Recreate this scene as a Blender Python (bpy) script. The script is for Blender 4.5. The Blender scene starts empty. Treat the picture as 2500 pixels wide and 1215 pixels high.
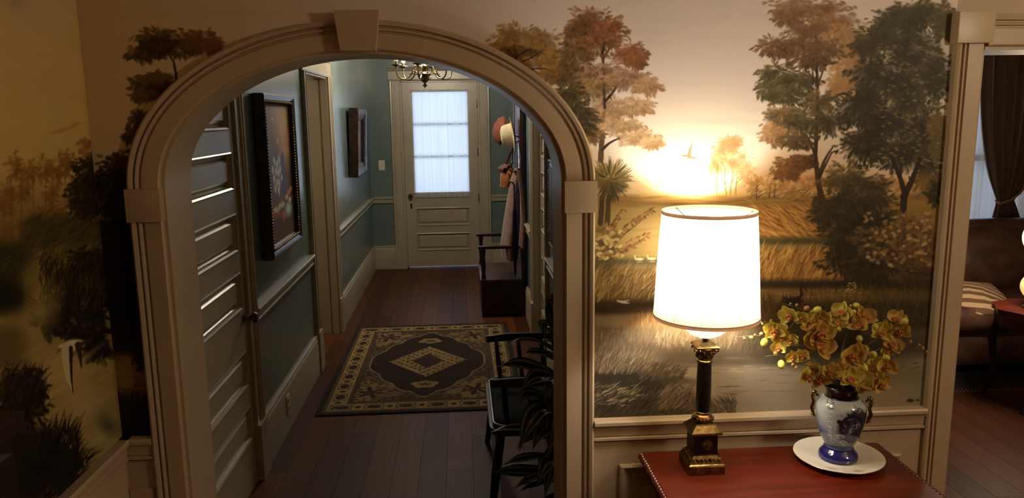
import bpy, bmesh, math, random
import numpy as np
from mathutils import Vector, Matrix
R = math.radians
PI = math.pi
scene = bpy.context.scene
C = scene.collection

# ------------------------------------------------------------------ camera
CAM_F, CAM_CX, CAM_CY = 1880.0, 1250.0, 607.5          # focal length and centre, in pixels of the 2500x1215 frame
CAM_O = np.array([0.0, -2.31, 1.806])
_p, _y, _r = R(9.936), R(3.707), R(0.76)
_fw = np.array([math.sin(_y)*math.cos(_p), math.cos(_y)*math.cos(_p), -math.sin(_p)])
_rt = np.array([math.cos(_y), -math.sin(_y), 0.0])
_up = np.cross(_rt, _fw)
CAM_RT = _rt*math.cos(_r) - _up*math.sin(_r)
CAM_UP = np.cross(CAM_RT, _fw)
CAM_FW = _fw
cam_data = bpy.data.cameras.new('camera')
cam_data.sensor_width = 36.0
cam_data.lens = CAM_F/2500.0*36.0
cam_data.clip_start = 0.05
cam = bpy.data.objects.new('camera', cam_data)
C.objects.link(cam)
_m = Matrix.Identity(4)
for i in range(3):
    _m[i][0] = CAM_RT[i]; _m[i][1] = CAM_UP[i]; _m[i][2] = -CAM_FW[i]; _m[i][3] = CAM_O[i]
cam.matrix_world = _m
scene.camera = cam

# ------------------------------------------------------------------ world, daylight, exposure
world = bpy.data.worlds.new('dusk_sky')
scene.world = world
world.use_nodes = True
_bg = world.node_tree.nodes['Background']
_bg.inputs[0].default_value = (0.50, 0.66, 1.0, 1)
_bg.inputs[1].default_value = 0.8

def area_light(name, loc, rot, sx, sy, power, col):
    l = bpy.data.lights.new(name, 'AREA')
    l.shape = 'RECTANGLE'; l.size = sx; l.size_y = sy; l.energy = power; l.color = col
    o = bpy.data.objects.new(name, l); C.objects.link(o)
    o.location = loc; o.rotation_euler = rot
    return o
def point_light(name, loc, power, col, radius=0.03, parent=None):
    l = bpy.data.lights.new(name, 'POINT')
    l.energy = power; l.color = col; l.shadow_soft_size = radius
    o = bpy.data.objects.new(name, l); C.objects.link(o); o.location = loc
    if parent: o.parent = parent
    return o
# unseen warm fill added to the near room, right of frame; no fixture built
point_light('room_fill_light', (2.25, -1.75, 2.15), 46.0, (1.0, 0.80, 0.53), 0.14)
# daylight on the porch outside the glazed front door, and outside the parlour window
area_light('porch_daylight', (-0.22, 7.55, 1.55), (R(90), 0, R(180)), 1.5, 1.9, 47.0, (0.66, 0.80, 1.0))
area_light('garden_daylight', (4.2, 4.25, 1.5), (R(90), 0, R(180)), 1.3, 1.7, 14.0, (0.70, 0.80, 1.0))

scene.view_settings.view_transform = 'Standard'
scene.view_settings.look = 'None'
scene.view_settings.gamma = 1.0
scene.view_settings.use_curve_mapping = False
scene.view_settings.exposure = 0.0
scene.cycles.use_denoising = True
scene.cycles.max_bounces = 8
scene.cycles.sample_clamp_indirect = 6.0
scene.cycles.caustics_reflective = False
scene.cycles.caustics_refractive = False

LAMP_COL = (1.0, 0.94, 0.87)

# ------------------------------------------------------------------ pixel helpers (a pixel gives a direction; the plane gives the place)
def ray(px, py):
    return CAM_FW + CAM_RT*((px-CAM_CX)/CAM_F) + CAM_UP*((CAM_CY-py)/CAM_F)
def at(px, py, axis, value):
    d = ray(px, py)
    t = (value - CAM_O[axis])/d[axis]
    return CAM_O + d*t
def to_px(X, Y, Z):
    vx, vy, vz = X-CAM_O[0], Y-CAM_O[1], Z-CAM_O[2]
    w = vx*CAM_FW[0]+vy*CAM_FW[1]+vz*CAM_FW[2]
    return (CAM_CX + CAM_F*(vx*CAM_RT[0]+vy*CAM_RT[1]+vz*CAM_RT[2])/w,
            CAM_CY - CAM_F*(vx*CAM_UP[0]+vy*CAM_UP[1]+vz*CAM_UP[2])/w)

# ------------------------------------------------------------------ mesh builder
class MB:
    def __init__(s): s.v = []; s.f = []
    def add(s, vs, fs):
        n = len(s.v); s.v.extend([tuple(map(float, q)) for q in vs]); s.f.extend([tuple(i+n for i in f) for f in fs]); return s
    def box(s, x0, x1, y0, y1, z0, z1, b=0.0):
        if b <= 0:
            return s.add([(x, y, z) for z in (z0, z1) for y in (y0, y1) for x in (x0, x1)],
                  [(0,2,3,1),(4,5,7,6),(0,1,5,4),(2,6,7,3),(0,4,6,2),(1,3,7,5)])
        bm = bmesh.new(); bmesh.ops.create_cube(bm, size=1)
        for v in bm.verts:
            v.co = Vector(((x0+x1)/2+v.co.x*(x1-x0), (y0+y1)/2+v.co.y*(y1-y0), (z0+z1)/2+v.co.z*(z1-z0)))
        bmesh.ops.bevel(bm, geom=bm.edges[:], offset=b, segments=2, profile=0.7, affect='EDGES')
        bm.verts.index_update()
        s.add([v.co[:] for v in bm.verts], [[v.index for v in f.verts] for f in bm.faces]); bm.free(); return s
    def lathe(s, prof, seg=32, c=(0,0,0), ax='z', sx=1.0, sy=1.0, cap=True):
        vs = []; fs = []
        for r, h in prof:
            for i in range(seg):
                a = 2*PI*i/seg; p = (r*sx*math.cos(a), r*sy*math.sin(a), h)
                if ax == 'x': p = (p[2], p[0], p[1])
                elif ax == 'y': p = (p[0], p[2], p[1])
                vs.append((p[0]+c[0], p[1]+c[1], p[2]+c[2]))
        n = len(prof)
        for j in range(n-1):
            for i in range(seg):
                k = (i+1) % seg
                q = (j*seg+i, j*seg+k, (j+1)*seg+k, (j+1)*seg+i)
                fs.append(q[::-1] if ax == 'y' else q)
        if cap:
            if prof[0][0] > 1e-6: fs.append(tuple(range(seg))[::-1])
            if prof[-1][0] > 1e-6: fs.append(tuple((n-1)*seg+i for i in range(seg)))
        return s.add(vs, fs)
    def ball(s, c, rx, ry=None, rz=None, seg=14, rings=9):
        ry = rx if ry is None else ry; rz = rx if rz is None else rz
        prof = [(max(1e-5, math.sin(PI*j/rings)), -math.cos(PI*j/rings)) for j in range(rings+1)]
        n = len(s.v); s.lathe(prof, seg, cap=False)
        for i in range(n, len(s.v)):
            x, y, z = s.v[i]; s.v[i] = (x*rx+c[0], y*ry+c[1], z*rz+c[2])
        return s
    def tube(s, pts, r, seg=8, cap=True, flat=1.0):
        P = [Vector(p) for p in pts]; n = len(P)
        rr = list(r) if hasattr(r, '__len__') else [r]*n
        T = []
        for i in range(n):
            t = P[min(i+1, n-1)]-P[max(i-1, 0)]
            T.append(t.normalized() if t.length > 1e-9 else Vector((0,0,1)))
        u = T[0].orthogonal().normalized(); vs = []; fs = []
        for i in range(n):
            u = (u - T[i]*u.dot(T[i]));
            u = u.normalized() if u.length > 1e-6 else T[i].orthogonal().normalized()
            w = T[i].cross(u)
            for k in range(seg):
                a = 2*PI*k/seg
                vs.append(P[i] + u*(rr[i]*math.cos(a)) + w*(rr[i]*flat*math.sin(a)))
        for i in range(n-1):
            for k in range(seg):
                q = (k+1) % seg
                fs.append((i*seg+k, i*seg+q, (i+1)*seg+q, (i+1)*seg+k))
        if cap:
            fs.append(tuple(range(seg))[::-1]); fs.append(tuple((n-1)*seg+k for k in range(seg)))
        return s.add(vs, fs)
    def sweep(s, prof, frames, cap=True):
        """prof: closed (u,v) outline; frames: list of (origin, U, V)"""
        m = len(prof); vs = []; fs = []
        for o, U, V in frames:
            o, U, V = Vector(o), Vector(U), Vector(V)
            for u, v in prof: vs.append(o + U*u + V*v)
        for i in range(len(frames)-1):
            for k in range(m):
                q = (k+1) % m
                fs.append((i*m+k, i*m+q, (i+1)*m+q, (i+1)*m+k))
        if cap:
            fs.append(tuple(range(m))[::-1]); fs.append(tuple((len(frames)-1)*m+k for k in range(m)))
        return s.add(vs, fs)
    def run(s, prof, a, b, U, V):
        return s.sweep(prof, [(a, U, V), (b, U, V)])
    def patch(s, fn, nu, nv):
        vs = [fn(i/nu, j/nv) for j in range(nv+1) for i in range(nu+1)]
        fs = [(j*(nu+1)+i, j*(nu+1)+i+1, (j+1)*(nu+1)+i+1, (j+1)*(nu+1)+i) for j in range(nv) for i in range(nu)]
        return s.add(vs, fs)
    def prism(s, poly, d0, d1, ax=1):
        """poly in the two other axes (in xyz order), extruded along ax"""
        n = len(poly); vs = []
        for d in (d0, d1):
            for a, b in poly:
                vs.append((d, a, b) if ax == 0 else (a, d, b) if ax == 1 else (a, b, d))
        fs = [tuple(range(n)), tuple(range(n, 2*n))[::-1]]
        fs += [(k, k+n, (k+1) % n+n, (k+1) % n) for k in range(n)]
        return s.add(vs, fs)
    def move(s, M):
        s.v = [tuple((M @ Vector(q))[:]) for q in s.v]; return s
    def mesh(s, name, smooth=True, ang=38):
        me = bpy.data.meshes.new(name); me.from_pydata(s.v, [], s.f)
        bm = bmesh.new(); bm.from_mesh(me); bmesh.ops.recalc_face_normals(bm, faces=bm.faces[:]); bm.to_mesh(me); bm.free()
        if smooth:
            me.polygons.foreach_set('use_smooth', [True]*len(me.polygons))
            me.set_sharp_from_angle(angle=R(ang))
        me.update(); return me
    def build(s, name, mat, parent=None, smooth=True, ang=38, loc=None, rot=None):
        return put(name, s.mesh(name, smooth, ang), mat, parent, loc, rot)

def put(name, me, mat, parent=None, loc=None, rot=None):
    o = bpy.data.objects.new(name, me); C.objects.link(o)
    if mat is not None and not me.materials: me.materials.append(mat)
    if parent is not None: o.parent = parent
    if loc is not None: o.location = loc
    if rot is not None: o.rotation_euler = rot
    return o
def tag(o, label, cat, group=None, kind=None):
    if label: o['label'] = label
    if cat: o['category'] = cat
    if group: o['group'] = group
    if kind: o['kind'] = kind
    return o
def thing(name, label, cat, loc=(0,0,0), rotz=0.0, group=None):
    o = bpy.data.objects.new(name, None); C.objects.link(o)
    o.location = loc; o.rotation_euler = (0, 0, rotz); o.empty_display_size = 0.05
    return tag(o, label, cat, group)
def struct(o, label=None, cat=None):
    o['kind'] = 'structure'
    if label: o['label'] = label
    if cat: o['category'] = cat
    return o
def struct_root(name, label, cat):
    o = bpy.data.objects.new(name, None); C.objects.link(o); o.empty_display_size = 0.05
    return struct(o, label, cat)

# ------------------------------------------------------------------ materials
def lin(c):
    return tuple((v/12.92 if v <= 0.04045 else ((v+0.055)/1.055)**2.4) for v in [q/255.0 for q in c])
def new_mat(name):
    m = bpy.data.materials.new(name); m.use_nodes = True
    return m, m.node_tree, m.node_tree.nodes['Principled BSDF']
def mat(name, c1, c2=None, rough=0.5, metal=0.0, scale=8.0, detail=3.0, bump=0.0, bscale=None, stretch=(1,1,1), spec=0.5, coat=0.0, sheen=0.0, contrast=(0.3, 0.7), emit=None, estr=0.0, vary=0.0, trans=None):
    """Principled with an object-space noise between two colours (sRGB 0-255) and optional noise bump"""
    m, nt, b = new_mat(name); N, L = nt.nodes, nt.links
    c1l = (*lin(c1), 1); c2l = (*lin(c2 if c2 else c1), 1)
    b.inputs['Roughness'].default_value = rough; b.inputs['Metallic'].default_value = metal
    b.inputs['Specular IOR Level'].default_value = spec; b.inputs['Coat Weight'].default_value = coat
    b.inputs['Sheen Weight'].default_value = sheen; b.inputs['Base Color'].default_value = c1l
    b.inputs['Coat Roughness'].default_value = 0.12
    if c2 or bump or vary:
        tc = N.new('ShaderNodeTexCoord'); mp = N.new('ShaderNodeMapping'); mp.inputs['Scale'].default_value = stretch
        L.new(tc.outputs['Object'], mp.inputs['Vector'])
        vec = mp.outputs['Vector']
        if vary:
            oi = N.new('ShaderNodeObjectInfo'); ad = N.new('ShaderNodeVectorMath'); ad.operation = 'ADD'
            mu = N.new('ShaderNodeMath'); mu.operation = 'MULTIPLY'; mu.inputs[1].default_value = 31.0
            L.new(oi.outputs['Random'], mu.inputs[0]); L.new(mu.outputs[0], ad.inputs[1]); L.new(vec, ad.inputs[0]); vec = ad.outputs[0]
        nz = N.new('ShaderNodeTexNoise'); nz.inputs['Scale'].default_value = scale; nz.inputs['Detail'].default_value = detail
        L.new(vec, nz.inputs['Vector'])
        if c2:
            rp = N.new('ShaderNodeValToRGB'); e = rp.color_ramp.elements
            e[0].position, e[1].position = contrast; e[0].color, e[1].color = c1l, c2l
            L.new(nz.outputs['Fac'], rp.inputs['Fac'])
            col = rp.outputs['Color']
            if vary:
                hs = N.new('ShaderNodeHueSaturation'); mr = N.new('ShaderNodeMapRange')
                mr.inputs['To Min'].default_value = 1-vary; mr.inputs['To Max'].default_value = 1+vary
                L.new(oi.outputs['Random'], mr.inputs['Value']); L.new(mr.outputs[0], hs.inputs['Value']); L.new(col, hs.inputs['Color']); col = hs.outputs['Color']
            L.new(col, b.inputs['Base Color'])
        if bump:
            nb = nz
            if bscale:
                nb = N.new('ShaderNodeTexNoise'); nb.inputs['Scale'].default_value = bscale; nb.inputs['Detail'].default_value = 3
                L.new(vec, nb.inputs['Vector'])
            bp = N.new('ShaderNodeBump'); bp.inputs['Strength'].default_value = bump; bp.inputs['Distance'].default_value = 0.01
            L.new(nb.outputs['Fac'], bp.inputs['Height']); L.new(bp.outputs['Normal'], b.inputs['Normal'])
    if emit is not None:
        b.inputs['Emission Color'].default_value = (*lin(emit), 1); b.inputs['Emission Strength'].default_value = estr
    if trans:
        tr = N.new('ShaderNodeBsdfTranslucent'); tr.inputs['Color'].default_value = c1l
        mx = N.new('ShaderNodeMixShader'); mx.inputs[0].default_value = trans
        out = N['Material Output']; L.new(b.outputs[0], mx.inputs[1]); L.new(tr.outputs[0], mx.inputs[2]); L.new(mx.outputs[0], out.inputs['Surface'])
    return m
def attr_mat(name, rough=0.6, spec=0.4, bump=0.0, bscale=300.0, sheen=0.0, grain=0.10):
    """colour painted as a vertex colour layer (flat print), with fine procedural relief"""
    m, nt, b = new_mat(name); N, L = nt.nodes, nt.links
    at_ = N.new('ShaderNodeAttribute'); at_.attribute_name = 'paint'
    tc = N.new('ShaderNodeTexCoord'); nz = N.new('ShaderNodeTexNoise'); nz.inputs['Scale'].default_value = bscale; nz.inputs['Detail'].default_value = 3
    L.new(tc.outputs['Object'], nz.inputs['Vector'])
    mx = N.new('ShaderNodeMix'); mx.data_type = 'RGBA'; mx.blend_type = 'MULTIPLY'; mx.inputs[0].default_value = grain
    rp = N.new('ShaderNodeValToRGB'); rp.color_ramp.elements[0].color = (0.55, 0.55, 0.55, 1); rp.color_ramp.elements[0].position = 0.3; rp.color_ramp.elements[1].position = 0.65
    L.new(nz.outputs['Fac'], rp.inputs['Fac']); L.new(at_.outputs['Color'], mx.inputs[6]); L.new(rp.outputs['Color'], mx.inputs[7])
    L.new(mx.outputs[2], b.inputs['Base Color'])
    b.inputs['Roughness'].default_value = rough; b.inputs['Specular IOR Level'].default_value = spec; b.inputs['Sheen Weight'].default_value = sheen
    if bump:
        bp = N.new('ShaderNodeBump'); bp.inputs['Strength'].default_value = bump; bp.inputs['Distance'].default_value = 0.003
        L.new(nz.outputs['Fac'], bp.inputs['Height']); L.new(bp.outputs['Normal'], b.inputs['Normal'])
    return m

M = {}
M['trim'] = mat('trim_paint', (180, 158, 134), (170, 148, 124), rough=0.38, scale=3, bump=0.03, bscale=60)
M['hall_trim'] = mat('hall_trim_paint', (184, 172, 150), (174, 162, 140), rough=0.32, scale=3, bump=0.03, bscale=60, spec=1.0)
M['hall_wall'] = mat('blue_green_glazed_plaster', (116, 133, 131), (97, 115, 116), rough=0.28, scale=2.2, detail=6, bump=0.05, bscale=14, spec=1.0)
M['plain_wall'] = mat('cream_plaster', (190, 165, 120), (180, 154, 110), rough=0.7, scale=2)
M['ceiling'] = mat('ceiling_paint', (205, 195, 175), (198, 186, 166), rough=0.8, scale=2)
M['subfloor'] = mat('subfloor_dark', (24, 12, 6), rough=0.8)
M['plank'] = mat('oiled_pine_plank', (104, 60, 32), (66, 34, 16), rough=0.5, scale=5, detail=5, stretch=(9, 0.7, 9), bump=0.05, vary=0.38, spec=0.16)
M['darkwood'] = mat('dark_stained_wood', (42, 20, 12), (22, 10, 6), rough=0.35, scale=6, stretch=(6, 1, 1), bump=0.04)
M['redwood'] = mat('red_mahogany', (104, 32, 14), (72, 20, 8), rough=0.30, scale=4, detail=5, stretch=(1.2, 9, 9), bump=0.03, coat=0.25)
M['black'] = mat('black_lacquer', (8, 7, 6), rough=0.34, spec=0.35)
M['gold'] = mat('antique_brass', (152, 126, 84), (94, 72, 42), rough=0.30, metal=1.0, scale=60, bump=0.1)
M['gilt'] = mat('aged_gilt', (150, 112, 62), (46, 28, 14), rough=0.38, metal=0.7, scale=70, bump=0.2)
M['pewter'] = mat('brushed_antique_brass', (160, 146, 114), (84, 72, 52), rough=0.30, metal=1.0, scale=30)
M['white_plastic'] = mat('ivory_plastic', (225, 218, 200), rough=0.4)
# ------------------------------------------------------------------ a small oil painter: dabs and strokes laid on a grid of points of a wall
def s255(c): return np.array(c, dtype=np.float32)/255.0
def mixc(a, b, t): return tuple(a[i]+(b[i]-a[i])*t for i in range(3))
class Canvas:
    """grid in wall metres (h across, z up); strokes are given in photo pixels and land where the wall's plane meets them"""
    def __init__(s, axis, value, h0, h1, z0, z1, res):
        s.axis, s.value = axis, value
        s.nh = int(round((h1-h0)/res))+1; s.nz = int(round((z1-z0)/res))+1
        s.H = np.linspace(h0, h1, s.nh); s.Z = np.linspace(z0, z1, s.nz)
        hh, zz = np.meshgrid(s.H, s.Z)
        fix = np.full_like(hh, value)
        s.U, s.V = to_px(hh, fix, zz) if axis == 1 else to_px(fix, hh, zz)
        s.U = s.U.astype(np.float32); s.V = s.V.astype(np.float32)
        s.a = np.zeros((s.nz, s.nh, 3), np.float32)
        s.rng = np.random.default_rng(7)
    def win(s, u0, u1, v0, v1):
        hs, zs = [], []
        for u in (u0, u1):
            for v in (v0, v1):
                p = at(u, v, s.axis, s.value); hs.append(p[0] if s.axis == 1 else p[1]); zs.append(p[2])
        i0 = np.searchsorted(s.H, min(hs)); i1 = np.searchsorted(s.H, max(hs))+1
        j0 = np.searchsorted(s.Z, min(zs)); j1 = np.searchsorted(s.Z, max(zs))+1
        return slice(max(j0-1, 0), min(j1, s.nz)), slice(max(i0-1, 0), min(i1, s.nh))
    def blend(s, w, m, col):
        m = m[..., None]; s.a[w] = s.a[w]*(1-m) + s255(col)*m
    def dab(s, u, v, ru, rv, col, al=0.8, soft=0.5, ang=0.0):
        r = max(ru, rv)+1; w = s.win(u-r, u+r, v-r, v+r)
        x = s.U[w]-u; y = s.V[w]-v
        if x.size == 0: return
        if ang:
            c, n = math.cos(ang), math.sin(ang); x, y = x*c+y*n, y*c-x*n
        d = np.sqrt((x/ru)**2+(y/rv)**2)
        s.blend(w, np.clip((1-d)/soft, 0, 1)*al, col)
    def line(s, pts, w0, w1, col, al=0.9):
        pts = np.array(pts, float); W = max(w0, w1)+1
        w = s.win(pts[:,0].min()-W, pts[:,0].max()+W, pts[:,1].min()-W, pts[:,1].max()+W)
        X, Y = s.U[w], s.V[w]
        if X.size == 0: return
        m = np.zeros_like(X); n = len(pts)-1
        for k in range(n):
            (ax, ay), (bx, by) = pts[k], pts[k+1]; dx, dy = bx-ax, by-ay; L2 = dx*dx+dy*dy+1e-9
            t = np.clip(((X-ax)*dx+(Y-ay)*dy)/L2, 0, 1)
            d = np.hypot(X-ax-t*dx, Y-ay-t*dy); wd = w0+(w1-w0)*(k+t)/n
            m = np.maximum(m, np.clip((wd-d)/0.9+0.5, 0, 1)*np.clip(wd/0.7, 0.15, 1))
        s.blend(w, m*al, col)
    def curve(s, a, b, bend, w0, w1, col, al=0.9, n=4):
        ax, ay = a; bx, by = b; cx, cy = (ax+bx)/2+(by-ay)*bend, (ay+by)/2-(bx-ax)*bend
        s.line([((1-t)**2*ax+2*t*(1-t)*cx+t*t*bx, (1-t)**2*ay+2*t*(1-t)*cy+t*t*by) for t in np.linspace(0, 1, n+1)], w0, w1, col, al)
    def wash(s, stops):
        """vertical gradient through (pixel row, colour) stops"""
        rows = [q[0] for q in stops]
        for k in range(3): s.a[..., k] = np.interp(s.V, rows, [q[1][k]/255.0 for q in stops])
    def glow(s, u, v, ru, rv, col, al, pw=1.0):
        d = np.hypot((s.U-u)/ru, (s.V-v)/rv); m = (np.clip(1-d, 0, 1)**pw*al)[..., None]
        s.a = s.a*(1-m)+s255(col)*m
    def band(s, u0, u1, v0, v1, col, al=1.0, fe=8.0, feu=20.0):
        w = s.win(u0-feu, u1+feu, v0-fe, v1+fe)
        X, Y = s.U[w], s.V[w]
        if X.size == 0: return
        m = np.clip((X-u0)/feu+0.5, 0, 1)*np.clip((u1-X)/feu+0.5, 0, 1)*np.clip((Y-v0)/fe+0.5, 0, 1)*np.clip((v1-Y)/fe+0.5, 0, 1)
        s.blend(w, m*al, col)
    def clump(s, u, v, ru, rv, dark, light, n=120, leaf=6.0, al=0.85, lit=(-0.4, -0.7), under=0.75, droop=0.5):
        """a mass of leaves: soft dark body, then leaf-shaped dabs getting lighter towards the lit side"""
        g = s.rng
        k = max(4, int(n/10))
        for _ in range(k):
            a, q = g.uniform(0, 2*PI), math.sqrt(g.uniform(0, 1))*0.62
            s.dab(u+ru*q*math.cos(a), v+rv*q*math.sin(a), ru*0.42, rv*0.42, dark, under*0.65, 0.8)
        A = g.uniform(0, 2*PI, n); Q = np.sqrt(g.uniform(0, 1, n)); order = np.argsort(-(np.sin(A)*Q)*0.0 + g.uniform(0, 1, n))
        for i in order:
            x, y = math.cos(A[i])*Q[i], math.sin(A[i])*Q[i]
            wob = 1+0.16*math.sin(5*A[i]+u)+0.10*math.sin(9*A[i]+v)
            t = 0.42+0.45*(x*lit[0]+y*lit[1])+g.uniform(-0.32, 0.32)
            sz = leaf*g.uniform(0.6, 1.25)
            ang = math.atan2(y*0.6+droop*0.6, x if abs(x) > 0.1 else 0.1)+g.uniform(-0.5, 0.5)
            s.dab(u+ru*x*wob, v+rv*y*wob, sz*1.15, sz*0.48, mixc(dark, light, min(1.15, max(0, t))), al*g.uniform(0.55, 1), 0.45, ang)
    def grass(s, u0, u1, v0, v1, n, length, lean, cols, w=1.3, al=0.8, bend=0.15):
        g = s.rng
        V0 = np.sort(g.uniform(v0, v1, n))
        for v in V0:
            u = g.uniform(u0, u1); L = length*g.uniform(0.55, 1.25); a = lean+g.uniform(-0.35, 0.35)
            c = cols[int(g.integers(len(cols)))]; k = g.uniform(-18, 18); c = tuple(max(0, q+k) for q in c)
            s.curve((u, v), (u+L*math.sin(a), v-L*math.cos(a)), bend*g.uniform(-0.3, 1.2), w*g.uniform(0.6, 1.2), 0.3, c, al*g.uniform(0.5, 1), 3)
    def mesh(s, name, keep=None, flip=False, offset=0.0):
        """grid mesh carrying the painting as a colour layer"""
        hh, zz = np.meshgrid(s.H, s.Z); n = s.nz*s.nh
        co = np.zeros((n, 3), np.float32)
        if s.axis == 1: co[:,0] = hh.ravel(); co[:,1] = s.value+offset; co[:,2] = zz.ravel()
        else: co[:,0] = s.value+offset; co[:,1] = hh.ravel(); co[:,2] = zz.ravel()
        return grid_mesh(name, co, s.nz, s.nh, s.a, keep, flip)
def grid_mesh(name, co, nr, nc, colour, keep=None, flip=False):
    idx = np.arange(nr*nc).reshape(nr, nc)
    q = np.stack([idx[:-1,:-1], idx[:-1,1:], idx[1:,1:], idx[1:,:-1]], -1)
    if keep is not None: q = q[keep[:-1,:-1] & keep[:-1,1:] & keep[1:,1:] & keep[1:,:-1]]
    q = q.reshape(-1, 4)
    if flip: q = q[:, ::-1]
    used = np.unique(q); rem = np.full(nr*nc, -1, np.int64); rem[used] = np.arange(len(used))
    q = rem[q]; co = co[used]; col = np.clip(colour.reshape(-1, 3)[used], 0, 1)
    col = np.where(col <= 0.04045, col/12.92, ((col+0.055)/1.055)**2.4)
    me = bpy.data.meshes.new(name); nv, nf = len(co), len(q)
    me.vertices.add(nv); me.vertices.foreach_set('co', co.astype(np.float32).ravel())
    me.loops.add(nf*4); me.loops.foreach_set('vertex_index', q.astype(np.int32).ravel())
    me.polygons.add(nf); me.polygons.foreach_set('loop_start', np.arange(0, nf*4, 4, dtype=np.int32))
    me.update(calc_edges=True)
    at_ = me.color_attributes.new('paint', 'FLOAT_COLOR', 'POINT')
    at_.data.foreach_set('color', np.concatenate([col, np.ones((nv, 1))], 1).astype(np.float32).ravel())
    return me
M['mural'] = attr_mat('oil_painted_mural', rough=0.55, spec=0.25, bump=0.08, bscale=260)
M['canvas'] = attr_mat('oil_on_canvas', rough=0.5, spec=0.3, bump=0.1, bscale=400)
M['rug'] = attr_mat('woven_wool_rug', rough=0.95, spec=0.1, bump=0.4, bscale=500, sheen=0.2)
# ------------------------------------------------------------------ the shell
XL, XR, YF, T, ZC = -1.06, 0.575, 6.82, 0.215, 2.75     # hall left wall, hall right wall, hall end wall, mural wall thickness, ceiling
AX, AA, AB, ZS, AO, OB = -0.281, 0.592, 0.387, 1.606, 0.682, 0.470   # arch: centre, inner half axes, springing, outer half axes
DX0, DX1, DZ = 1.585, 2.60, 1.990                         # parlour doorway in the mural wall
RX1 = 3.3                                                 # near room, right wall

def arch_z(x, a=AA, b=AB):
    q = 1-((x-AX)/a)**2
    return ZS + b*math.sqrt(q) if q > 0 else ZS
# mural wall
w = MB()
w.box(XL-0.15, AX-AA, 0, T, 0, ZC)
w.box(AX+AA, DX0, 0, T, 0, ZC)
n = 40
xs = [AX-AA*math.cos(PI*i/n) for i in range(n+1)]
for i in range(n):
    x0, x1 = xs[i], xs[i+1]; z0, z1 = arch_z(x0), arch_z(x1)
    w.add([(x0,0,z0),(x1,0,z1),(x1,0,ZC),(x0,0,ZC),(x0,T,z0),(x1,T,z1),(x1,T,ZC),(x0,T,ZC)],
          [(0,1,2,3),(5,4,7,6),(0,4,5,1),(3,2,6,7)])
w.box(DX0, DX1, 0, T, DZ, ZC)
w.box(DX1, 5.75, 0, T, 0, ZC)
wall_back = struct(w.build('wall_back', M['plain_wall'], smooth=False), 'mural-painted wall with an arched opening and a parlour doorway', 'wall')
wall_left = struct(MB().box(XL-0.15, XL, -4.2, 0, 0, ZC).build('wall_left', M['plain_wall'], smooth=False), 'left wall of the near room with a marsh mural', 'wall')
struct(MB().box(RX1, RX1+0.15, -4.2, 0, 0, ZC).build('wall_right', M['plain_wall'], smooth=False), 'plain wall of the near room, right of the camera', 'wall')
struct(MB().box(XL-0.15, RX1+0.15, -4.35, -4.2, 0, ZC).build('wall_front', M['plain_wall'], smooth=False), 'plain wall behind the camera', 'wall')
# hall walls
D1a, D1b, D2a, D2b, DT = 0.55, 1.405, 3.18, 4.09, 2.115
w = MB()
for a, b in ((T, D1a), (D1b, D2a), (D2b, YF+0.15)): w.box(XL-0.15, XL, a, b, 0, ZC)
for a, b in ((D1a, D1b), (D2a, D2b)): w.box(XL-0.15, XL, a, b, DT, ZC)
wall_hl = struct(w.build('wall_hall_left', M['hall_wall'], smooth=False), 'blue-green hall wall hung with two paintings', 'wall')
R1a, R1b = 2.86, 3.74
w = MB()
for a, b in ((T, R1a), (R1b, YF+0.15)): w.box(XR, XR+0.125, a, b, 0, ZC)
w.box(XR, XR+0.125, R1a, R1b, DT, ZC)
wall_hr = struct(w.build('wall_hall_right', M['hall_wall'], smooth=False), 'blue-green hall wall behind the hall tree', 'wall')
FDa, FDb, FDt = -0.675, 0.225, 2.195
w = MB(); w.box(XL, FDa, YF, YF+0.15, 0, ZC); w.box(FDb, XR, YF, YF+0.15, 0, ZC); w.box(FDa, FDb, YF, YF+0.15, FDt, ZC)
wall_he = struct(w.build('wall_hall_end', M['hall_wall'], smooth=False), 'blue-green end wall around the front door', 'wall')
# parlour walls (window opening in the far wall)
PY, PXR, WXa, WXb, WZa, WZb = 3.78, 5.6, 3.70, 4.72, 0.55, 2.25
w = MB(); w.box(XR+0.125, WXa, PY, PY+0.15, 0, ZC); w.box(WXb, PXR+0.15, PY, PY+0.15, 0, ZC); w.box(WXa, WXb, PY, PY+0.15, 0, WZa); w.box(WXa, WXb, PY, PY+0.15, WZb, ZC)
struct(w.build('wall_parlour_end', M['plain_wall'], smooth=False), 'parlour wall around the curtained window', 'wall')
struct(MB().box(PXR, PXR+0.15, T, PY, 0, ZC).build('wall_parlour_right', M['plain_wall'], smooth=False), 'far right wall of the parlour', 'wall')
# back of the side openings: closets' dark backs so that no daylight leaks in
struct(MB().box(-3.05, -3.0, 2.3, 4.6, 0, ZC).box(-3.0, XL-0.15, 2.3, 2.35, 0, ZC).box(-3.0, XL-0.15, 4.55, 4.6, 0, ZC).build('wall_side_room', M['plain_wall'], smooth=False), 'plain walls of the small side room off the hall', 'wall')
point_light('side_room_fill', (-2.1, 3.2, 1.9), 14.0, (1.0, 0.84, 0.64), 0.12)  # unseen light, added to brighten the far jamb of the open doorway
struct(MB().box(-3.0, XL-0.7, 2.35, 4.55, -0.12, 0.0).build('floor', M['plank'], smooth=False), 'board floor of the small side room off the hall', 'floor')
# ceilings
struct(MB().box(XL-0.15, RX1+0.15, -4.35, 0.0, ZC, ZC+0.1).build('ceiling', M['ceiling'], smooth=False), 'ceiling of the near room', 'ceiling')
struct(MB().box(-3.05, PXR+0.15, 0.0, YF+0.15, ZC, ZC+0.1).build('ceiling', M['ceiling'], smooth=False), 'ceiling over the hall and the parlour', 'ceiling')
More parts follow.
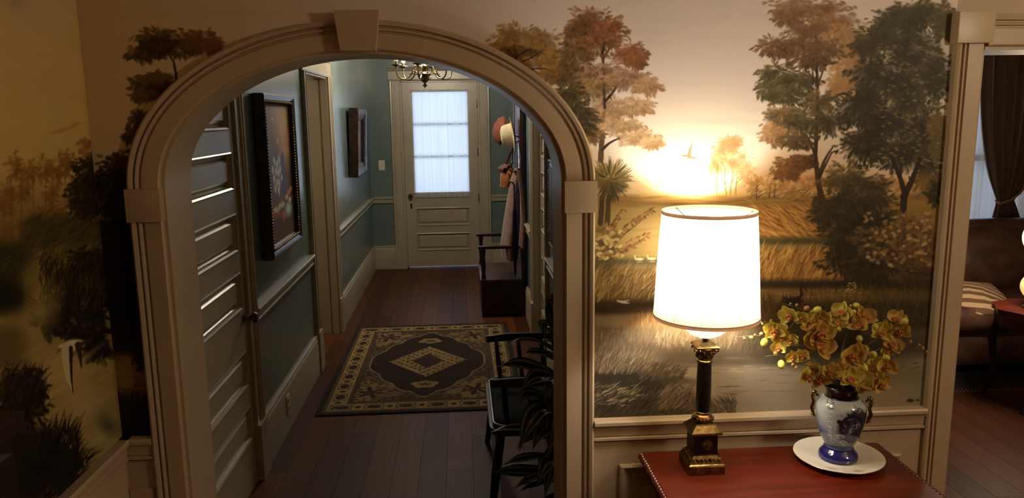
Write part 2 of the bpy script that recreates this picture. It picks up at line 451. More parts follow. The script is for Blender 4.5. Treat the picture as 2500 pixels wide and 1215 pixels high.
# floors: a dark base with each board a piece of its own
rnd = random.Random(11)
pm = MB().box(-0.5, 0.5, -0.5, 0.5, -0.018, 0.0).mesh('plank', smooth=False); pm.materials.append(M['plank'])
def planks(floor, x0, x1, y0, y1, wd, offs=0.0):
    n = int(math.ceil((x1-x0)/wd-1e-6)); wd = (x1-x0)/n
    for i in range(n):
        y = y0
        first = True
        while y < y1-0.01:
            L = rnd.uniform(0.5, 2.6) if first else rnd.uniform(1.7, 3.0)
            first = False
            e = y1 if y+L > y1-0.6 else y+L
            o = bpy.data.objects.new('plank', pm); C.objects.link(o); o.parent = floor
            o.location = (x0+(i+0.5)*wd, (y+e)/2, 0); o.scale = (wd-0.0016, e-y-0.0016, 1)
            y = e
floor_hall = struct(MB().box(XL-0.7, XR+0.125, 0.0, YF+0.15, -0.12, -0.017).build('floor', M['subfloor'], smooth=False), 'hall floor of reddish pine boards', 'floor')
planks(floor_hall, XL-0.15, XR, 0.0, YF+0.14, 0.148)
floor_parlour = struct(MB().box(XR+0.125, PXR, 0.0, PY, -0.12, -0.017).build('floor', M['subfloor'], smooth=False), 'parlour floor of reddish pine boards', 'floor')
planks(floor_parlour, XR+0.125, PXR, 0.0, PY, 0.150)
floor_near = struct(MB().box(XL, RX1, -4.2, 0, -0.12, -0.017).build('floor', M['subfloor'], smooth=False), 'pine board floor of the near room', 'floor')
planks(floor_near, XL, RX1, -4.2, 0, 0.150)

# ------------------------------------------------------------------ trim
RAIL = [(0,-0.004),(0.0,0.030),(0.006,0.034),(0.016,0.034),(0.020,0.026),(0.030,0.020),(0.044,0.018),(0.056,0.018),(0.058,0.013),(0.062,0.022),(0.070,0.022),(0.074,0.013),(0.080,-0.004)]   # u down from the top, v out
BASE = [(0,-0.004),(0.0,0.010),(0.006,0.016),(0.016,0.017),(0.022,0.011),(0.030,0.020),(0.036,0.022),(0.28,0.022),(0.28,-0.004)]
CAS = [(0,-0.004),(0,0.014),(0.004,0.018),(0.010,0.018),(0.014,0.013),(0.075,0.013),(0.080,0.020),(0.092,0.023),(0.097,0.017),(0.102,0.026),(0.118,0.028),(0.124,0.022),(0.124,-0.004)]   # u from the opening outwards
ARC = [(0,-0.004),(0,0.016),(0.004,0.020),(0.050,0.020),(0.053,0.013),(0.057,0.013),(0.060,0.022),(0.066,0.024),(0.069,0.015),(0.072,0.015),(0.075,0.026),(0.084,0.029),(0.090,0.024),(0.090,-0.004)]
DN = (0,0,-1)
# arch surround
arch = struct_root('trim_1', 'beige arched surround with keystone and impost blocks', 'arch')
fr = []
for i in range(61):
    a = PI*i/60; p = (AX-AA*math.cos(a), 0, ZS+AB*math.sin(a))
    ox, oz = AX-AO*math.cos(a), ZS+OB*math.sin(a)
    u = Vector((ox-p[0], 0, oz-p[2]))/0.090
    fr.append((p, u, (0,-1,0)))
MB().sweep(ARC, fr).build('arch_molding', M['trim'], arch, ang=30)
for sx, x in ((-1, AX-AA), (1, AX+AA)):
    MB().run(ARC, (x,0,0.17), (x,0,1.513), (sx,0,0), (0,-1,0)).build('pilaster_molding', M['trim'], arch, ang=30)
    xa, xb = sorted((x-sx*0.004, x+sx*0.095))
    MB().box(xa, xb, -0.036, 0.004, 1.511, 1.607, 0.003).build('impost_block', M['trim'], arch)
    MB().box(xa, xb, -0.034, 0.004, 0.0, 0.175, 0.003).build('plinth_block', M['trim'], arch)
MB().prism([(AX-0.050,1.988),(AX+0.048,1.988),(AX+0.063,2.098),(AX-0.064,2.098)], -0.052, 0.004).build('keystone', M['trim'], arch, smooth=False)
# lining of the opening
LIN = [(0,0.0),(0.0,T+0.002),(-0.010,T+0.002),(-0.010,0.0)]
fr = [((AX-AA,-0.004,0.0),(-1,0,0),(0,1,0))]+[((AX-AA*math.cos(PI*i/60),-0.004,ZS+AB*math.sin(PI*i/60)), Vector((-math.cos(PI*i/60)*AB,0,math.sin(PI*i/60)*AA)).normalized(), (0,1,0)) for i in range(61)]+[((AX+AA,-0.004,0.0),(1,0,0),(0,1,0))]
MB().sweep(LIN, fr, cap=False).build('arch_lining', M['trim'], arch, ang=30)
# parlour doorway surround
pd = struct_root('trim_2', 'beige squared doorway surround with a corner block, right of the table', 'doorway')
for sx, x in ((-1, DX0), (1, DX1)):
    MB().run(ARC, (x,0,0.17), (x,0,2.0), (sx,0,0), (0,-1,0)).build('casing_leg', M['trim'], pd, ang=30)
    xa, xb = sorted((x-sx*0.012, x+sx*0.100))
    MB().box(xa, xb, -0.040, 0.004, 1.997, 2.088, 0.003).build('corner_block', M['trim'], pd)
    MB().box(xa, xb, -0.034, 0.004, 0.0, 0.175, 0.003).build('plinth_block', M['trim'], pd)
MB().run(ARC, (DX0+0.012,0,DZ), (DX1-0.012,0,DZ), (0,0,1), (0,-1,0)).build('casing_head', M['trim'], pd, ang=30)
MB().box(DX0, DX0+0.012, -0.002, T+0.002, 0, DZ).box(DX1-0.012, DX1, -0.002, T+0.002, 0, DZ).box(DX0, DX1, -0.002, T+0.002, DZ-0.012, DZ).build('door_lining', M['trim'], pd, smooth=False)
# chair rail and wainscot of the near room
ZR = 0.846
cr = struct_root('trim_3', 'beige chair rail under the mural behind the table', 'chair rail')
MB().run(RAIL, (AX+AO+0.001,0,ZR), (DX0-0.091,0,ZR), DN, (0,-1,0)).build('rail_molding', M['trim'], cr, ang=30)
crl = struct_root('trim_4', 'beige chair rail running round the corner left of the arch', 'chair rail')
MB().run(RAIL, (XL,0,ZR), (AX-AO-0.001,0,ZR), DN, (0,-1,0)).build('rail_molding', M['trim'], crl, ang=30)
MB().run(RAIL, (XL,-4.2,ZR), (XL,0,ZR), DN, (1,0,0)).build('rail_molding', M['trim'], crl, ang=30)
def panel_frame(mb, a0, a1, z0, z1, fn, wdt=0.034):
    """moulded frame round a panel; fn maps (along, out, z) to a point"""
    prof = [(0,0),(0.0,0.010),(0.008,0.014),(0.016,0.010),(0.024,0.004),(wdt,0.0)]
    cs = [(a0,z0),(a1,z0),(a1,z1),(a0,z1)]; inn = [(1,1),(-1,1),(-1,-1),(1,-1)]
    vs = []; m = len(prof)
    for (a,z),(ia,iz) in zip(cs, inn):
        for u, v in prof: vs.append(fn(a+ia*u, v, z+iz*u))
    fs = [(k*m+i, k*m+i+1, ((k+1)%4)*m+i+1, ((k+1)%4)*m+i) for k in range(4) for i in range(m-1)]
    return mb.add(vs, fs)
wn = struct_root('trim_5', 'beige panelled wainscot behind the table', 'wainscot')
MB().box(AX+AO, DX0-0.09, -0.010, 0.002, 0.0, ZR-0.078).build('wainscot_board', M['trim'], wn, smooth=False)
for a0, a1 in ((0.486, 1.425),):
    panel_frame(MB(), a0, a1, 0.20, 0.690, lambda a, o, z: (a, -0.010-o, z)).build('panel_molding', M['trim'], wn, ang=20)
    MB().box(a0+0.075, a1-0.075, -0.019, -0.008, 0.275, 0.615, 0.006).build('raised_panel', M['trim'], wn)
MB().run(BASE, (AX+AO,-0.010,0.16), (DX0-0.09,-0.010,0.16), (0,0,-0.57), (0,-1,0)).build('baseboard_strip', M['trim'], wn, ang=30)
wl = struct_root('trim_6', 'beige panelled wainscot along the left wall', 'wainscot')
MB().box(XL, AX-AO, -0.010, 0.002, 0.0, ZR-0.078).box(XL-0.002, XL+0.010, -4.2, -0.01, 0.0, ZR-0.078).build('wainscot_board', M['trim'], wl, smooth=False)
for k in range(4):
    a0, a1 = -0.12-0.95*k-0.82, -0.12-0.95*k
    panel_frame(MB(), a0, a1, 0.20, 0.690, lambda a, o, z: (XL+0.010+o, a, z)).build('panel_molding', M['trim'], wl, ang=20)
MB().box(XL+0.012, AX-AO-0.012, -0.016, -0.009, 0.2, 0.68, 0.003).build('corner_panel', M['trim'], wl)

# hall: chair rails, baseboards, casings
hb = struct_root('baseboard_left', 'tall beige baseboard of the left hall wall', 'baseboard')
CW = 0.124
segs_l = [(T, D1a-CW), (D1b+CW, D2a-CW), (D2b+CW, YF)]
for a, b in segs_l: MB().run(BASE, (XL,a,0.28), (XL,b,0.28), DN, (1,0,0)).build('baseboard_run', M['hall_trim'], hb, ang=30)
hr = struct_root('trim_7', 'beige chair rail of the left hall wall', 'chair rail')
for a, b in segs_l: MB().run(RAIL, (XL,a,0.862), (XL,b,0.862), DN, (1,0,0)).build('rail_molding', M['hall_trim'], hr, ang=30)
hb2 = struct_root('baseboard_right', 'tall beige baseboard of the right hall wall', 'baseboard')
hr2 = struct_root('trim_8', 'beige chair rail of the right hall wall', 'chair rail')
for a, b in ((T, R1a-CW), (R1b+CW, YF)):
    MB().run(BASE, (XR,a,0.28), (XR,b,0.28), DN, (-1,0,0)).build('baseboard_run', M['hall_trim'], hb2, ang=30)
    MB().run(RAIL, (XR,a,0.862), (XR,b,0.862), DN, (-1,0,0)).build('rail_molding', M['hall_trim'], hr2, ang=30)
hb3 = struct_root('baseboard_end', 'tall beige baseboard beside the front door', 'baseboard')
hr3 = struct_root('trim_9', 'beige chair rail beside the front door', 'chair rail')
for a, b in ((XL, FDa-CW), (FDb+CW, XR)):
    MB().run(BASE, (a,YF,0.28), (b,YF,0.28), DN, (0,-1,0)).build('baseboard_run', M['hall_trim'], hb3, ang=30)
    MB().run(RAIL, (a,YF,0.862), (b,YF,0.862), DN, (0,-1,0)).build('rail_molding', M['hall_trim'], hr3, ang=30)
HEADP = [(0,-0.004),(0,0.016),(0.012,0.022),(0.02,0.016),(0.11,0.016),(0.116,0.024),(0.126,0.030),(0.134,0.026),(0.150,0.046),(0.162,0.050),(0.162,-0.004)]  # u up
def hall_casing(name, label, fn, a, b, top, depth=0.15, plinth=0.29, head=True):
    """fn(along, out, z) -> point; casing legs, plinth blocks, head with cornice, lining"""
    t = struct_root(name, label, 'door casing')
    o0 = Vector(fn(0,0,0)); ua = Vector(fn(1,0,0))-o0; uo = Vector(fn(0,1,0))-o0
    for e, sgn in ((a, -1), (b, 1)):
        MB().run(CAS, fn(e,0,plinth), fn(e,0,top), ua*sgn, uo).build('casing_leg', M['hall_trim'], t, ang=30)
        lo, hi = sorted((e-sgn*0.002, e+sgn*(CW+0.004)))
        m = MB().box(lo, hi, 0, 1, 0, plinth); m.v = [fn(q[0], -0.004 if q[1] < 0.5 else 0.034, q[2]) for q in m.v]
        m.build('plinth_block', M['hall_trim'], t, smooth=False)
    MB().run(HEADP, fn(a-CW-0.012,0,top), fn(b+CW+0.012,0,top), (0,0,1), uo).build('casing_head', M['hall_trim'], t, ang=30)
    m = MB().box(a, a+0.014, 0, 1, 0, top).box(b-0.014, b, 0, 1, 0, top).box(a, b, 0, 1, top-0.014, top)
    m.v = [fn(q[0], 0.002 if q[1] < 0.5 else -depth, q[2]) for q in m.v]
    m.build('door_lining', M['hall_trim'], t, smooth=False)
    m = MB().box(a+0.014, a+0.026, 0, 1, 0, top-0.014).box(b-0.026, b-0.014, 0, 1, 0, top-0.014).box(a+0.014, b-0.014, 0, 1, top-0.026, top-0.014)
    m.v = [fn(q[0], -depth*0.42 if q[1] < 0.5 else -depth*0.72, q[2]) for q in m.v]
    m.build('door_stop', M['hall_trim'], t, smooth=False)
    return t
FL = lambda a, o, z: (XL+o, a, z)
FR = lambda a, o, z: (XR-o, a, z)
FE = lambda a, o, z: (a, YF-o, z)
hall_casing('trim_10', 'beige casing round the panelled closet door in the hall', FL, D1a, D1b, DT)
hall_casing('trim_11', 'beige casing round the open doorway beyond the large still life', FL, D2a, D2b, DT)
hall_casing('trim_12', 'beige casing round the doorway beside the hall tree', FR, R1a, R1b, DT)
hall_casing('trim_13', 'beige casing with cornice round the front door', FE, FDa, FDb, FDt)

# ------------------------------------------------------------------ doors
def panel_door(name, label, fn, a, b, top, rows, stile=0.105, thick=0.038, rec=0.0, glass=None, gap=0.008):
    """stiles, rails, and for each row a recessed raised panel with its moulding; fn(along,out,z), face at out=rec"""
    d = struct_root(name, label, 'door')
    def bx(nm, lo, hi, z0, z1, o0, o1, par=d, bev=0.0):
        m = MB().box(lo, hi, o0, o1, z0, z1, bev); m.v = [fn(q[0], q[1], q[2]) for q in m.v]
        return m.build(nm, M['hall_trim'], par)
    bx('stile', a, a+stile, gap, top, rec-thick, rec); bx('stile', b-stile, b, gap, top, rec-thick, rec)
    allr = sorted(rows+([glass] if glass else []))
    zs = [gap]+[z for r in allr for z in r]+[top]
    for i in range(0, len(zs), 2): bx('rail', a+stile, b-stile, zs[i], zs[i+1], rec-thick, rec)
    for z0, z1 in rows:
        p = bx('panel', a+stile, b-stile, z0, z1, rec-thick*0.7, rec-0.022)
        m = MB(); lo, hi = a+stile, b-stile
        f0, f1 = 0.022, 0.040
        vs = [fn(lo+f0, rec-0.022, z0+f0), fn(hi-f0, rec-0.022, z0+f0), fn(hi-f0, rec-0.022, z1-f0), fn(lo+f0, rec-0.022, z1-f0),
              fn(lo+f1, rec-0.002, z0+f1), fn(hi-f1, rec-0.002, z0+f1), fn(hi-f1, rec-0.002, z1-f1), fn(lo+f1, rec-0.002, z1-f1)]
        m.add(vs, [(4,5,6,7),(0,1,5,4),(1,2,6,5),(2,3,7,6),(3,0,4,7)])
        m.build('raised_field', M['hall_trim'], p, smooth=False)
        m = MB()
        prof = [(0.0,0.0),(-0.006,0.007),(0.0,0.010),(0.008,0.004),(0.012,-0.010),(0.020,-0.020)]
        cs = [(lo,z0),(hi,z0),(hi,z1),(lo,z1)]; inn = [(1,1),(-1,1),(-1,-1),(1,-1)]; k = len(prof); vs = []
        for (q,z),(ia,iz) in zip(cs, inn):
            for u, v in prof: vs.append(fn(q+ia*u, rec+v, z+iz*u))
        m.add(vs, [(j*k+i, j*k+i+1, ((j+1)%4)*k+i+1, ((j+1)%4)*k+i) for j in range(4) for i in range(k-1)])
        m.build('panel_molding', M['hall_trim'], p, ang=20)
    return d
def knob(par, p, out, r=0.026, mt='gold'):
    o = Vector(out); m = MB()
    ax = 'x' if abs(o.x) > 0.5 else 'y'; s = o.x if ax == 'x' else o.y
    m.lathe([(0.0001,0),(0.026,0.0),(0.026,0.004),(0.012,0.008),(0.009,0.030),(0.012,0.034),(r,0.044),(r*1.02,0.056),(r*0.7,0.066),(0.0001,0.069)], 20, ax=ax)
    m.v = [(q[0]*s, q[1], q[2]) if ax == 'x' else (q[0], q[1]*s, q[2]) for q in m.v]
    return m.build('door_knob', M[mt], par, loc=p)
rows = [(0.264,0.426),(0.536,0.703),(0.916,1.086),(1.194,1.364),(1.482,1.645),(1.755,1.92)]
d1 = panel_door('door_1', 'beige door of stacked horizontal panels just inside the arch', FL, D1a+0.016, D1b-0.016, DT-0.018, rows, stile=0.075, rec=0.004)
knob(d1, (XL+0.004, 1.348, 0.862), (1,0,0), mt='pewter')
d2 = panel_door('door_2', 'beige door closed in the right hall doorway', FR, R1a+0.016, R1b-0.016, DT-0.018, rows, rec=-0.045)
FDROW = [(0.212,0.412),(0.512,0.718)]
GZ = (0.905, 2.075)
d3 = panel_door('door_3', 'beige front door with a curtained glass pane over two panels', FE, FDa+0.016, FDb-0.016, FDt-0.016, FDROW, stile=0.118, rec=-0.025, glass=GZ, gap=0.016)
knob(d3, (-0.600, YF+0.025, 0.872), (0,-1,0), 0.028)
MB().box(-0.608,-0.588, -0.004,0.0, 0.715,0.775, 0.002).build('keyhole_plate', M['darkwood'], d3, loc=(0, YF+0.025, 0))
for z in (1.93, 1.37, 0.83): MB().box(FDb-0.024, FDb-0.010, YF+0.012, YF+0.026, z-0.05, z+0.05, 0.002).build('hinge', M['darkwood'], d3)
# glazing of the front door
gx0, gx1 = FDa+0.016+0.118, FDb-0.016-0.118
def glass_mat():
    m, nt, b = new_mat('window_glass'); N, L = nt.nodes, nt.links
    tr = N.new('ShaderNodeBsdfTransparent'); gl = N.new('ShaderNodeBsdfGlossy'); gl.inputs['Roughness'].default_value = 0.02
    fz = N.new('ShaderNodeFresnel'); mx = N.new('ShaderNodeMixShader')
    nz = N.new('ShaderNodeTexNoise'); nz.inputs['Scale'].default_value = 3; bp = N.new('ShaderNodeBump'); bp.inputs['Strength'].default_value = 0.05
    L.new(nz.outputs[0], bp.inputs['Height']); L.new(bp.outputs[0], gl.inputs['Normal'])
    L.new(fz.outputs[0], mx.inputs[0]); L.new(tr.outputs[0], mx.inputs[1]); L.new(gl.outputs[0], mx.inputs[2]); L.new(mx.outputs[0], N['Material Output'].inputs['Surface'])
    return m
M['glass'] = glass_mat()
mz = [GZ[0], 1.325, 1.700, GZ[1]]; gc = (gx0+gx1)/2
for z in mz[1:3]: MB().box(gx0, gx1, YF+0.030, YF+0.056, z-0.009, z+0.009, 0.004).build('muntin', M['hall_trim'], d3)
for j in range(3):
    MB().box(gx0, gx1, YF+0.042, YF+0.046, mz[j]+0.008*(j > 0), mz[j+1]-0.008*(j < 2)).build('pane', M['glass'], d3, smooth=False)
# sheer curtain gathered over the glass
def sheer_mat(name, col, op, scale):
    m, nt, b = new_mat(name); N, L = nt.nodes, nt.links
    tl = N.new('ShaderNodeBsdfTranslucent'); tl.inputs[0].default_value = (*lin(col), 1)
    df = N.new('ShaderNodeBsdfDiffuse'); df.inputs[0].default_value = (*lin(col), 1)
    tr = N.new('ShaderNodeBsdfTransparent')
    m1 = N.new('ShaderNodeMixShader'); m1.inputs[0].default_value = 0.55
    m2 = N.new('ShaderNodeMixShader')
    tc = N.new('ShaderNodeTexCoord'); mp = N.new('ShaderNodeMapping'); mp.inputs['Scale'].default_value = (26, 26, 0.35); nz = N.new('ShaderNodeTexNoise'); nz.inputs['Scale'].default_value = scale
    rp = N.new('ShaderNodeMapRange'); rp.inputs['From Min'].default_value = 0.3; rp.inputs['From Max'].default_value = 0.7; rp.inputs['To Min'].default_value = op-0.16; rp.inputs['To Max'].default_value = op+0.05
    L.new(tc.outputs['Object'], mp.inputs['Vector']); L.new(mp.outputs[0], nz.inputs['Vector']); L.new(nz.outputs[0], rp.inputs['Value'])
    L.new(rp.outputs[0], m2.inputs[0]); L.new(df.outputs[0], m1.inputs[1]); L.new(tl.outputs[0], m1.inputs[2])
    L.new(tr.outputs[0], m2.inputs[1]); L.new(m1.outputs[0], m2.inputs[2]); L.new(m2.outputs[0], N['Material Output'].inputs['Surface'])
    return m
M['sheer'] = sheer_mat('sheer_white_voile', (236, 238, 240), 0.93, 1.0)
rs = random.Random(3)
ph = [(rs.uniform(25, 150), rs.uniform(0, 6.28), rs.uniform(0.2, 1)) for _ in range(9)]
def folds(x, z):
    return sum(a*math.sin(f*x+p+0.7*math.sin(2*z+p)) for f, p, a in ph)*0.0034
dc = thing('door_curtain', 'white sheer curtain gathered over the front door glass', 'curtain', (gc, YF+0.008, GZ[0]-0.06))
cw, ch = (gx1-gx0)/2+0.012, GZ[1]-GZ[0]+0.08
MB().patch(lambda u, v: (-cw+2*cw*u, folds(-cw+2*cw*u, ch*v)*(1-0.6*(abs(v-0.5)*2)**6), 0.003*math.sin(60*u)+ch*v), 180, 12).build('sheer_cloth', M['sheer'], dc, ang=180)
for z in (0.058, ch-0.02):
    MB().tube([(-cw-0.015, -0.004, z), (cw+0.015, -0.004, z)], 0.005, 8).build('curtain_rod', M['white_plastic'], dc)
# porch outside
struct(MB().box(-2.0, 2.0, YF+0.15, 9.5, -0.14, -0.02).build('porch_floor', mat('porch_boards', (150,155,165), (120,126,138), rough=0.6, scale=4), smooth=False), 'grey porch boards outside the front door', 'floor')
# ------------------------------------------------------------------ the mural on the arch wall
def paint_back():
    c = Canvas(1, 0.0, XL, DX0-0.08, ZR-0.02, 2.17, 0.0022)
    g = c.rng
    # sky, dusk light low over the water
    c.wash([(-60,(214,200,196)),(120,(218,204,198)),(260,(222,208,200)),(400,(234,218,200)),(470,(206,166,110)),(500,(150,112,52)),(700,(96,70,32)),(1060,(60,46,26))])
    m = np.clip((900-c.U)/700, 0, 1)[..., None]*np.clip((520-c.V)/200, 0, 1)[..., None]
    c.a = c.a*(1-m*0.75)+np.array([196,166,108])/255.0*m*0.75
    c.glow(1690, 415, 300, 220, (250,238,216), 0.7, 1.2)
    c.glow(1685, 412, 130, 105, (255,252,238), 1.0, 0.7)
    c.glow(1960, 430, 260, 90, (214,150,70), 0.6)
    for _ in range(34):
        u, v = g.uniform(1150, 2300), g.uniform(20, 330)
        c.dab(u, v, g.uniform(50, 150), g.uniform(5, 14), ((204,192,168),(214,196,186),(190,176,168))[int(g.integers(3))], 0.28, 1.0, g.uniform(-0.06, 0.12))
    for _ in range(26):
        c.dab(g.uniform(330, 1150), g.uniform(0, 420), g.uniform(40, 140), g.uniform(8, 20), ((206,174,112),(190,158,100))[int(g.integers(2))], 0.25, 1.0, 0.05)
    # violet dusk in the upper sky
    wu = np.clip((490-c.V)/80, 0, 1)*np.clip((c.U-1100)/100, 0, 1)*0.25
    c.a[..., 2] += (c.a[..., 1]-c.a[..., 2])*wu
    # far misty woods round the sun
    for u in range(1560, 1660, 9): c.clump(u+g.uniform(-4,4), 452+g.uniform(-16,8), 17, 24, (226,190,146), (248,224,188), 30, 5, 0.5)
    for q in ((1772,362,34,28),(1800,395,38,34),(1750,398,26,26),(1790,345,24,16),(1820,420,26,22)): c.clump(*q, (172,122,74), (226,186,132), 120, 6, 0.6)
    for a, b in (((1751,484),(1752,400)),((1775,486),(1770,410)),((1783,484),(1790,420)),((1796,486),(1800,430))): c.curve(a, b, 0.06, 2.0, 0.9, (150,96,46), 0.85)
    for a, b in (((1772,450),(1756,418)),((1786,445),(1806,415)),((1797,450),(1815,432))): c.curve(a, b, 0.15, 1.2, 0.5, (150,96,46), 0.7)
    for k in range(60): c.clump(1830+k*8+g.uniform(-4,4), 452+g.uniform(-14,10), 14, 18, (166,106,46), (206,146,74), 12, 5, 0.4)
    c.curve((1680,380),(1702,387),-0.1,3.0,0.6,(150,128,96),0.95); c.curve((1682,382),(1692,347),0.12,5.0,0.5,(150,130,102),0.95); c.dab(1671,380,12,3.2,(140,116,86),0.95,0.5,0.05); c.line([(1690,384),(1704,388)],2,0.6,(130,106,78))
    # far bank
    c.band(1440, 2300, 476, 505, (158,116,54), 0.9, 10); c.band(1560, 1830, 470, 488, (222,176,104), 0.6, 14)
    for _ in range(70): c.dab(g.uniform(1450,2010), g.uniform(480,505), g.uniform(20,60), g.uniform(2,4), ((120,86,38),(196,150,78),(150,112,52))[int(g.integers(3))], 0.5, 0.7, g.uniform(-0.1,0.06))
    c.grass(1820, 2010, 462, 490, 160, 22, 1.2, [(150,104,46),(110,78,34),(182,132,64)], 1.6)
    for u in (1846,1878,1890): c.line([(u,482),(u+2,448)],1.3,0.6,(90,56,24))
    c.line([(1846,460),(1856,448)],1.0,0.5,(90,56,24))
    # meadow left of the lamp: mist, ducks' water
    c.band(1445, 1640, 505, 640, (176,138,72), 0.9, 30); c.glow(1560, 570, 130, 70, (206,168,96), 0.6)
    for _ in range(40): c.dab(g.uniform(1460,1640), g.uniform(520,640), g.uniform(20,50), g.uniform(2,5), ((196,158,88),(148,116,58))[int(g.integers(2))], 0.35, 0.9)
    c.band(1445, 1640, 630, 656, (86,74,42), 0.8, 14); c.band(1500, 1620, 645, 660, (168,142,88), 0.5, 8)
    for u, v in ((1561,632),(1592,631)):
        c.dab(u, v, 12, 4, (226,208,160), 0.95, 0.4); c.curve((u-9,v),(u-11,v-9),0.2,2,1.4,(226,208,160)); c.dab(u, v+7, 12, 2, (200,180,130), 0.6, 0.6)
    # golden rushes right of the lamp, two beds with a dark channel between
    c.band(1840, 2060, 500, 580, (168,112,48), 0.95, 16)
    c.grass(1840, 2040, 505, 590, 520, 34, -1.05, [(196,134,62),(140,88,36),(120,72,30),(214,154,78)], 2.0)
    c.band(1840, 2040, 578, 600, (70,62,30), 0.85, 12); c.band(1840, 2030, 596, 610, (150,122,66), 0.6, 8)
    c.band(1840, 2060, 612, 690, (150,100,42), 0.95, 12)
    c.grass(1840, 2040, 612, 690, 420, 30, 0.45, [(190,134,62),(146,94,38),(112,70,28),(206,152,78)], 2.0)
    c.band(1840, 2300, 682, 706, (44,34,16), 0.9, 14)
    c.band(1840, 2110, 705, 738, (128,94,44), 0.9, 12)
    for _ in range(26): c.dab(g.uniform(1850,2100), g.uniform(706,735), g.uniform(12,40), 1.2, ((186,146,84),(90,66,30))[int(g.integers(2))], 0.6, 0.6)
    # rushes and bank left of the lamp
    c.band(1445, 1640, 660, 735, (124,86,38), 0.95, 12)
    c.grass(1445, 1640, 662, 735, 420, 36, 0.62, [(196,158,88),(150,106,48),(98,66,28),(120,84,36)], 1.8)
    c.band(1445, 1660, 735, 770, (62,42,20), 0.9, 22)
    c.dab(1524,738,16,3,(222,204,170),0.9,0.5,0.1); c.curve((1508,734),(1536,732),-0.15,2.2,0.8,(214,196,160))
    c.band(1445, 1600, 768, 800, (134,112,78), 0.9, 12)
    c.band(1520, 1720, 766, 800, (112,78,44), 0.75, 16, 40); c.grass(1540, 1720, 775, 805, 160, 22, 0.2, [(150,108,62),(104,70,40),(172,132,80)], 1.3)
    # lower marsh
    c.band(1440, 2300, 800, 870, (104,80,52), 0.9, 22)
    c.band(1440, 2300, 865, 1060, (158,142,116), 0.95, 26)
    c.glow(1700, 815, 190, 45, (206,172,112), 0.7)  # pool of lamp light below the shade, painted into the mural colour
    c.grass(1445, 1900, 808, 862, 620, 22, 0.3, [(150,126,92),(118,96,72),(88,70,54),(134,112,84)], 1.5, 0.6); c.grass(1600, 1800, 812, 850, 200, 20, 0.2, [(206,182,134),(176,150,108)], 1.3, 0.6)  # the second, paler bed carries the same painted lamp light
    c.band(1600, 1960, 858, 892, (86,72,54), 0.8, 14, 60)
    for _ in range(60): c.dab(g.uniform(1620,2120), g.uniform(872,960), g.uniform(16,60), g.uniform(1.5,4), ((104,90,66),(150,134,104),(126,110,84))[int(g.integers(3))], 0.4, 0.7)
    for u, v in ((1790,905),(1805,906),(1826,893),(1790,900),(1870,898)): c.dab(u, v, 18, 1.2, (196,180,150), 0.7, 0.6)
    for u, v, l in ((1790,942,26),(1770,943,20),(1790,962,16)): c.dab(u, v, l, 1.8, (84,66,46), 0.75, 0.5)
    # grass island left
    c.clump(1500, 910, 110, 46, (52,40,26), (96,74,44), 160, 10, 0.8); c.clump(1600, 925, 70, 30, (52,42,28), (96,76,48), 110, 8, 0.8)
    c.band(1440, 1640, 905, 962, (50,42,30), 0.9, 26, 60)
    c.grass(1440, 1590, 872, 912, 420, 30, 0.5, [(168,138,92),(128,102,66),(96,76,50),(70,56,38)], 1.7, 0.7)
    c.grass(1560, 1670, 892, 930, 200, 28, 0.9, [(120,94,60),(84,64,40),(60,46,28)], 1.5)
    c.dab(1650, 930, 80, 14, (66,56,42), 0.8, 0.7)
    c.band(1440, 1700, 965, 1060, (56,42,26), 0.95, 22, 60)
    c.grass(1440, 1690, 955, 1025, 560, 32, 0.8, [(50,38,26),(70,54,38),(92,74,52),(36,28,18)], 1.8, 0.7)
    c.grass(1440, 1560, 940, 990, 50, 26, 1.2, [(190,162,104),(150,122,76)], 1.7)
    c.grass(1600, 1690, 950, 1000, 120, 46, 0.75, [(120,84,56),(84,58,36),(150,110,76)], 1.4)
    c.grass(1690, 1800, 978, 1012, 240, 26, -0.6, [(74,52,34),(104,74,50),(52,38,24)], 1.4)
    # right-hand reflections and bank
    c.glow(2050, 842, 240, 74, (44,36,20), 0.95, 0.6)
    c.band(1880, 2300, 735, 800, (50,42,20), 0.9, 18, 50)
    c.grass(1990, 2290, 700, 790, 560, 24, 0.15, [(62,58,28),(86,78,38),(44,40,20),(104,88,42)], 1.5, 0.55)
    c.grass(1845, 2000, 728, 768, 130, 34, -0.1, [(70,46,22),(96,64,30),(48,32,16)], 1.5)
    c.glow(2150, 905, 130, 50, (104,88,48), 0.5); c.band(1950, 2290, 915, 1060, (140,126,90), 0.6, 40, 90); c.band(2080, 2290, 890, 930, (118,98,56), 0.5, 40, 80)
    for _ in range(30): c.dab(g.uniform(2090,2280), g.uniform(800,900), g.uniform(8,26), 3, ((66,54,28),(96,78,42),(40,34,18))[int(g.integers(3))], 0.5, 0.7, g.uniform(-0.5,0.5))
    c.dab(2222,977,12,6,(44,34,20),0.9,0.5); c.dab(2240,976,6,4,(50,38,22),0.8,0.5)
    # heron
    c.clump(1930,738,24,14,(34,22,12),(50,34,20),50,6,0.95); c.dab(1935,738,26,13,(36,24,14),0.95,0.3,-0.45); c.line([(1944,736),(1957,718),(1954,702),(1960,696)],4.5,1.8,(36,24,14),0.95); c.line([(1958,697),(1972,712)],2.0,0.6,(36,24,14)); c.line([(1910,748),(1900,762)],4,1.5,(36,24,14))
    # amber tree behind the arch
    for q in ((1262,92,66,34),(1320,112,56,40),(1235,120,40,24),(1290,150,64,34),(1350,150,36,30),(1345,180,34,22)): c.clump(*q, (112,80,38), (184,136,66), 150, 8, 0.75)
    for q in ((1250,122,30,16),(1292,128,36,14),(1240,140,24,12)): c.clump(*q, (66,46,22), (120,86,42), 50, 7, 0.7)
